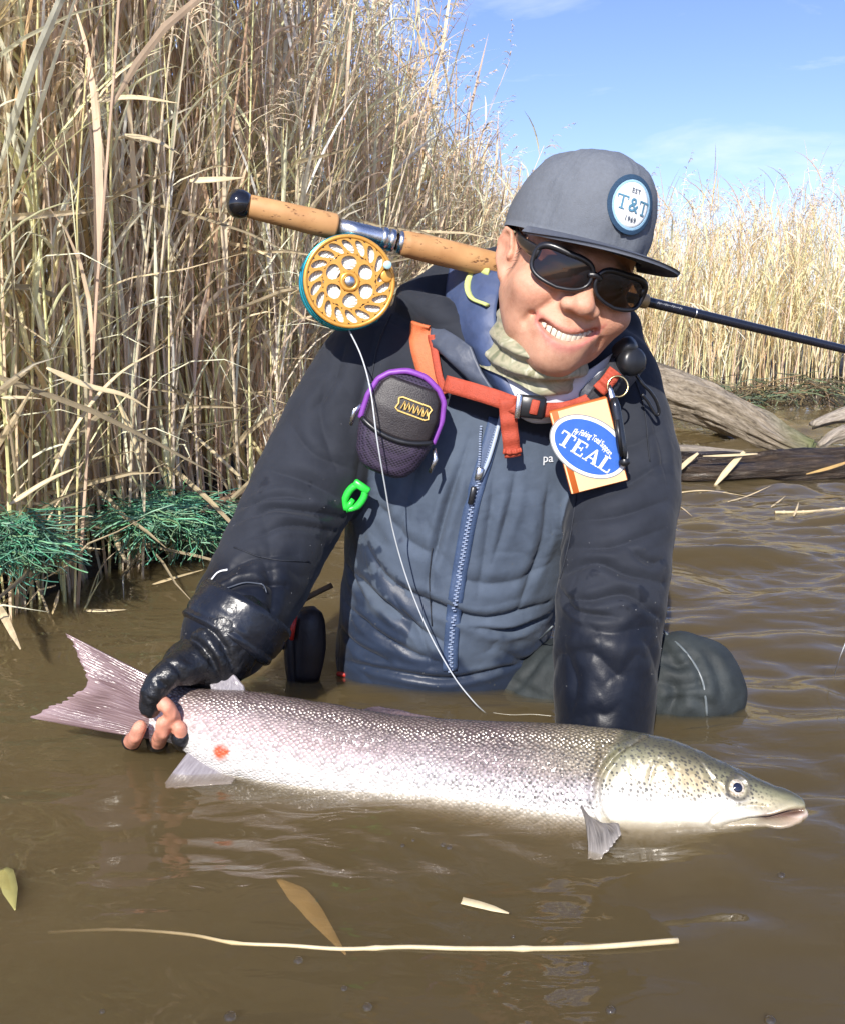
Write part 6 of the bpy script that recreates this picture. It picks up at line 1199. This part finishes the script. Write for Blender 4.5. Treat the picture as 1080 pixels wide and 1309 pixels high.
# ---- green netting draped on the bank edges (uncountable fibres)
def net(name, label, cells, n, col, seed, L0=.10, thick_=.0011):
    rng = np.random.default_rng(seed); VV, FF, CC, k0 = [], [], [], 0
    for i in range(n):
        cx_, cy_, cz_, sx, sy, sz = cells[rng.integers(len(cells))]; p = np.array([cx_, cy_, cz_])+rng.normal(0, 1, 3)*np.array([sx, sy, sz]); L_ = rng.uniform(.4, 1.3)*L0; d = nrm(rng.normal(0, 1, 3)*np.array([1.5, .6, .10])+np.array([.1, -.15, -.10])); q = [p]
        for s in range(7): d = nrm(d+rng.normal(0, .45, 3)*np.array([1, .8, .32])+np.array([0, -.02, -.06])); q.append(q[-1]+d*L_/7)
        V, F = tube(np.array(q), thick_*rng.uniform(.6, 1.4), 3, False); VV.append(V); FF.append(np.array(F)+k0); CC.append(np.tile(np.array(col)*rng.uniform(.35, 1.6)*np.array([rng.uniform(.6, 1.7), 1, rng.uniform(.75, 1.15)]), (len(V), 1))); k0 += len(V)
    m_, nt, b = newmat('net_fibre'); at = nd(nt, 'ShaderNodeAttribute', {'attribute_name': 'col'}); t = nd(nt, 'ShaderNodeTexCoord'); nz = nd(nt, 'ShaderNodeTexNoise', Vector=t.outputs['Object'], Scale=40.); c = ramp(nt, nz.outputs[0], [(.3, .7), (.7, 1.15)]); nt.links.new(mixc(nt, 1., at.outputs[0], c.outputs[0], 'MULTIPLY'), b.inputs['Base Color']); b.inputs['Roughness'].default_value = .5
    o = mesh(name, np.concatenate(VV), np.concatenate(FF), m_, attrs={'col': np.concatenate(CC)}); return tag(o, label, 'netting', kind='stuff')
def cellpx(px, py, Y, w, h, dy=.03): p = P(px, py, Y); s = mpp(py, Y); return (*p, w*s, dy, h*s)
net('bank_netting', 'tangled teal green netting draped over the left bank edge beside the sleeve', [cellpx(170, 655, 1.91, 14, 5), cellpx(195, 645, 1.96, 14, 5), cellpx(220, 640, 2.01, 14, 5), cellpx(245, 645, 2.05, 14, 5), cellpx(240, 665, 2.0, 10, 5), cellpx(270, 655, 2.09, 14, 5), cellpx(290, 660, 2.13, 12, 5), cellpx(205, 660, 1.93, 12, 5), cellpx(255, 675, 2.01, 7, 5)], 1500, (.14, .36, .23), 3, .10)
net('bank_netting', 'patch of dark green netting on the bank at the left edge', [cellpx(14, 665, 1.60, 12, 5), cellpx(8, 700, 1.56, 12, 5), cellpx(34, 690, 1.60, 9, 7)], 420, (.10, .28, .18), 4, .10)
net('bank_netting', 'grey green tangle hanging on the far bank behind the driftwood log', [cellpx(900, 492, 5.7, 16, 5, .1), cellpx(945, 505, 5.6, 16, 8, .1), cellpx(985, 500, 5.6, 14, 8, .1), cellpx(1050, 490, 5.4, 14, 6, .1), cellpx(920, 512, 5.5, 12, 5, .1)], 420, (.15, .155, .09), 5, .26, .003)
stalk('broken_stick', 'brown broken stick lying on the green netting beside the sleeve', [P(258, 655, 2.0), P(285, 640, 2.06), P(330, 622, 2.2)], [.006, .0075, .008], basic('stick_bark', (.26, .17, .10), .7, .25, 50, .3), 'stick')
# ---- fallen and broken stems low in the left reeds: uncountable litter
rng = np.random.default_rng(44); VV, FF, CC, k0 = [], [], [], 0
lit = scatter(700, -1.6, .6, 1.5, 4.5, .0, .45, rng, 1.)
for (x, y, z0, h) in lit:
    for _ in range(2):
        L_ = rng.uniform(.12, .5); az = rng.uniform(0, 2*pi); el = rng.normal(.35, .55); d = np.array([math.cos(az)*math.cos(el), math.sin(az)*math.cos(el), math.sin(el)]); b0 = np.array([x+rng.normal(0, .05), y+rng.normal(0, .05), max(.06, z0+rng.uniform(.03, .75))]); s = np.linspace(0, 1, 5)[:, None]
        q = b0+d*L_*s+np.array([0, 0, -.10])*L_*s**2+rng.normal(0, .004, (5, 3)); w = rng.uniform(.0018, .0065)*np.array([.6, 1, 1, .7, .15]); V, F = ribbon(q, w, rng.normal(0, 1, 3), .35); VV.append(V); FF.append(F+k0); k0 += len(V); CC.append(np.tile(np.array([.68, .56, .36])*rng.uniform(.5, 1.25), (len(V), 1)))
o = mesh('reed_litter', np.concatenate(VV), np.concatenate(FF), m_reed, attrs={'col': np.clip(np.concatenate(CC), 0, .9)}, smooth=False); tag(o, 'broken pale reed stems and leaves tangled low among the left reeds', 'reed litter', kind='stuff')
# bent reeds one can pick out
for pts, w, lb in [([(65, 610, 1.62), (100, 540, 1.64), (150, 480, 1.68), (215, 440, 1.74)], .0035, 'long pale reed leaf slanting up across the dark left reeds'), ([(60, 470, 1.6), (110, 492, 1.62), (160, 505, 1.64), (195, 525, 1.66)], .005, 'broad pale leaf drooping to the right in the left reeds'), ([(0, 508, 1.55), (30, 508, 1.56), (55, 510, 1.58)], .003, 'short pale stem lying level at the left edge'), ([(12, 645, 1.52), (60, 615, 1.54), (105, 595, 1.57)], .004, 'grey broken stem slanting over the left netting'), ([(310, 612, 2.12), (270, 575, 2.1), (225, 535, 2.1)], .004, 'pale broken stem slanting down to the sleeve'), ([(180, 590, 1.86), (165, 545, 1.86), (145, 500, 1.85)], .006, 'wide pale leaf hanging low in the middle of the left reeds'), ([(115, 130, 1.75), (170, 124, 1.76), (230, 132, 1.78)], .005, 'bright pale leaf lying level high in the left reeds'), ([(160, 172, 1.7), (200, 180, 1.72), (232, 198, 1.74)], .0045, 'bright pale leaf drooping high in the left reeds'), ([(243, 231, 1.8), (280, 229, 1.8), (314, 227, 1.82)], .006, 'short bright leaf level with the rod butt')]:
    blade('bent_reed', lb, [P(*q) for q in pts], w, m_pale, 'reed leaf', tilt=(.1, -.9, .4))
# ---- small bubbles on the surface
m_bub, nt, b = newmat('bubble_film'); nt.nodes.remove(b); nz = nd(nt, 'ShaderNodeTexNoise', Scale=60.); rl = nd(nt, 'ShaderNodeMapRange', Value=nz.outputs[0], i3=.01, i4=.05); tr = nd(nt, 'ShaderNodeBsdfTransparent', Color=(.97, .97, .95)); gl = nd(nt, 'ShaderNodeBsdfGlossy', Roughness=rl.outputs[0]); lw = nd(nt, 'ShaderNodeLayerWeight', Blend=.35); f_ = nd(nt, 'ShaderNodeMapRange', Value=lw.outputs['Fresnel'], i3=.05, i4=.7)
mx = nd(nt, 'ShaderNodeMixShader', i0=f_.outputs[0], i1=tr.outputs[0], i2=gl.outputs[0]); nt.links.new(mx.outputs[0], nt.nodes['Material Output'].inputs['Surface'])
prof = [(0, .0042), (.0015, .0039), (.0028, .0031), (.0038, .0018), (.0042, .0001)]
V, F = lathe(prof, (0, 0, 0), (0, 0, 1), 16); pb_ = mesh('bubble', V, F, m_bub); COL.objects.unlink(pb_)
for x, y, s in [(382, 1227, 1.), (440, 1265, .7), (470, 1290, 1.), (295, 1302, 1.3), (131, 1291, .6), (515, 1081, .6), (528, 1076, .5), (566, 1082, .7), (574, 1085, .8), (998, 1123, .9), (780, 1290, 1.), (985, 1297, 1.1), (747, 1228, .6), (655, 1195, .5)]:
    o = pb_.copy(); COL.objects.link(o); o.location = wz_(x, y, -.0005); o.scale = (s, s, s); tag(o, 'small clear bubble floating on the brown foreground water', 'bubble', 'bubbles on the foreground water')

# ---- water beads on the wet jacket (uncountable): a part of the jacket
rng = np.random.default_rng(8); cand = np.flatnonzero((JN[:, 1] < -.1) & (JY > 520) & (JY < 880)); wsel = .25+wet[cand]*1.4+.9*np.clip((JY[cand]-600)/200, 0, 1); pick = rng.choice(cand, 240, replace=False, p=wsel/wsel.sum()); db = []
N2 = vnorm(JV, JF)
for i in pick:
    r = rng.uniform(.0004, .0010); n_ = N2[i]; db.append(lathe([(0, r), (r*.45, r*.85), (r*.75, r*.45), (r*.85, .00002)], JV[i]-n_*.0002, n_+rng.normal(0, .1, 3), 7))
V, F = cat_(*db); m_drop, nt, b = newmat('water_bead'); b.inputs['Transmission Weight'].default_value = .85; b.inputs['Roughness'].default_value = .03; b.inputs['IOR'].default_value = 1.33; nz = nd(nt, 'ShaderNodeTexNoise', Scale=50.); c = ramp(nt, nz.outputs[0], [(.3, .85), (.7, .95)]); nt.links.new(c.outputs[0], b.inputs['Base Color'])
o = jpart('water_beads', V, F, m_drop); o['kind'] = 'stuff'
# stitched seams of the jacket
m_st = basic('seam_stitch', (.013, .016, .024), .7, .2, 300, .3)
for pth, w in (([(470, 487), (500, 494), (530, 502)], .0022), ([(700, 562), (722, 578), (740, 592)], .0022), ([(742, 560), (738, 620), (728, 690), (716, 740)], .0022), ([(500, 402), (484, 440), (474, 490)], .0022), ([(805, 470), (822, 520), (830, 590)], .0020), ([(300, 700), (345, 715), (395, 718)], .002), ([(552, 700), (549, 740), (552, 800)], .0018), ([(622, 560), (616, 590), (604, 640), (592, 700), (584, 770)], .0014)):
    V, F = ribbon_on(pth, w, .0009, .0011, sm=1); jpart('seam', V, F, m_st)

# short dark hair showing between cap, ear and nape
rng = np.random.default_rng(12); hp = np.flatnonzero((hair > .4) & (HVl[:, 2] < .052) & (HVl[:, 2] > -.05) & (np.abs(HVl[:, 0]) < .079)); pk = rng.choice(hp, min(1100, len(hp)), replace=False); NH = vnorm(HVl, HF); hv, hf, k0 = [], [], 0
for i in pk:
    b0 = HVl[i]; n_ = NH[i]; d = nrm(np.array([0, .35, -.8])+rng.normal(0, .25, 3)+n_*.35); L_ = rng.uniform(.005, .010); q = np.array([b0-n_*.0006, b0+d*L_*.5+n_*.0008, b0+d*L_+n_*.0004]); V, F = ribbon(HW(jaw(q)), np.array([.0003, .00028, .00008]), n_+rng.normal(0, .3, 3), .3); hv.append(V); hf.append(F+k0); k0 += len(V)
o = part('hair', np.concatenate(hv), np.concatenate(hf), basic('dark_hair', (.018, .015, .014), .45, .3, 200), man, smooth=False); o['kind'] = 'stuff'
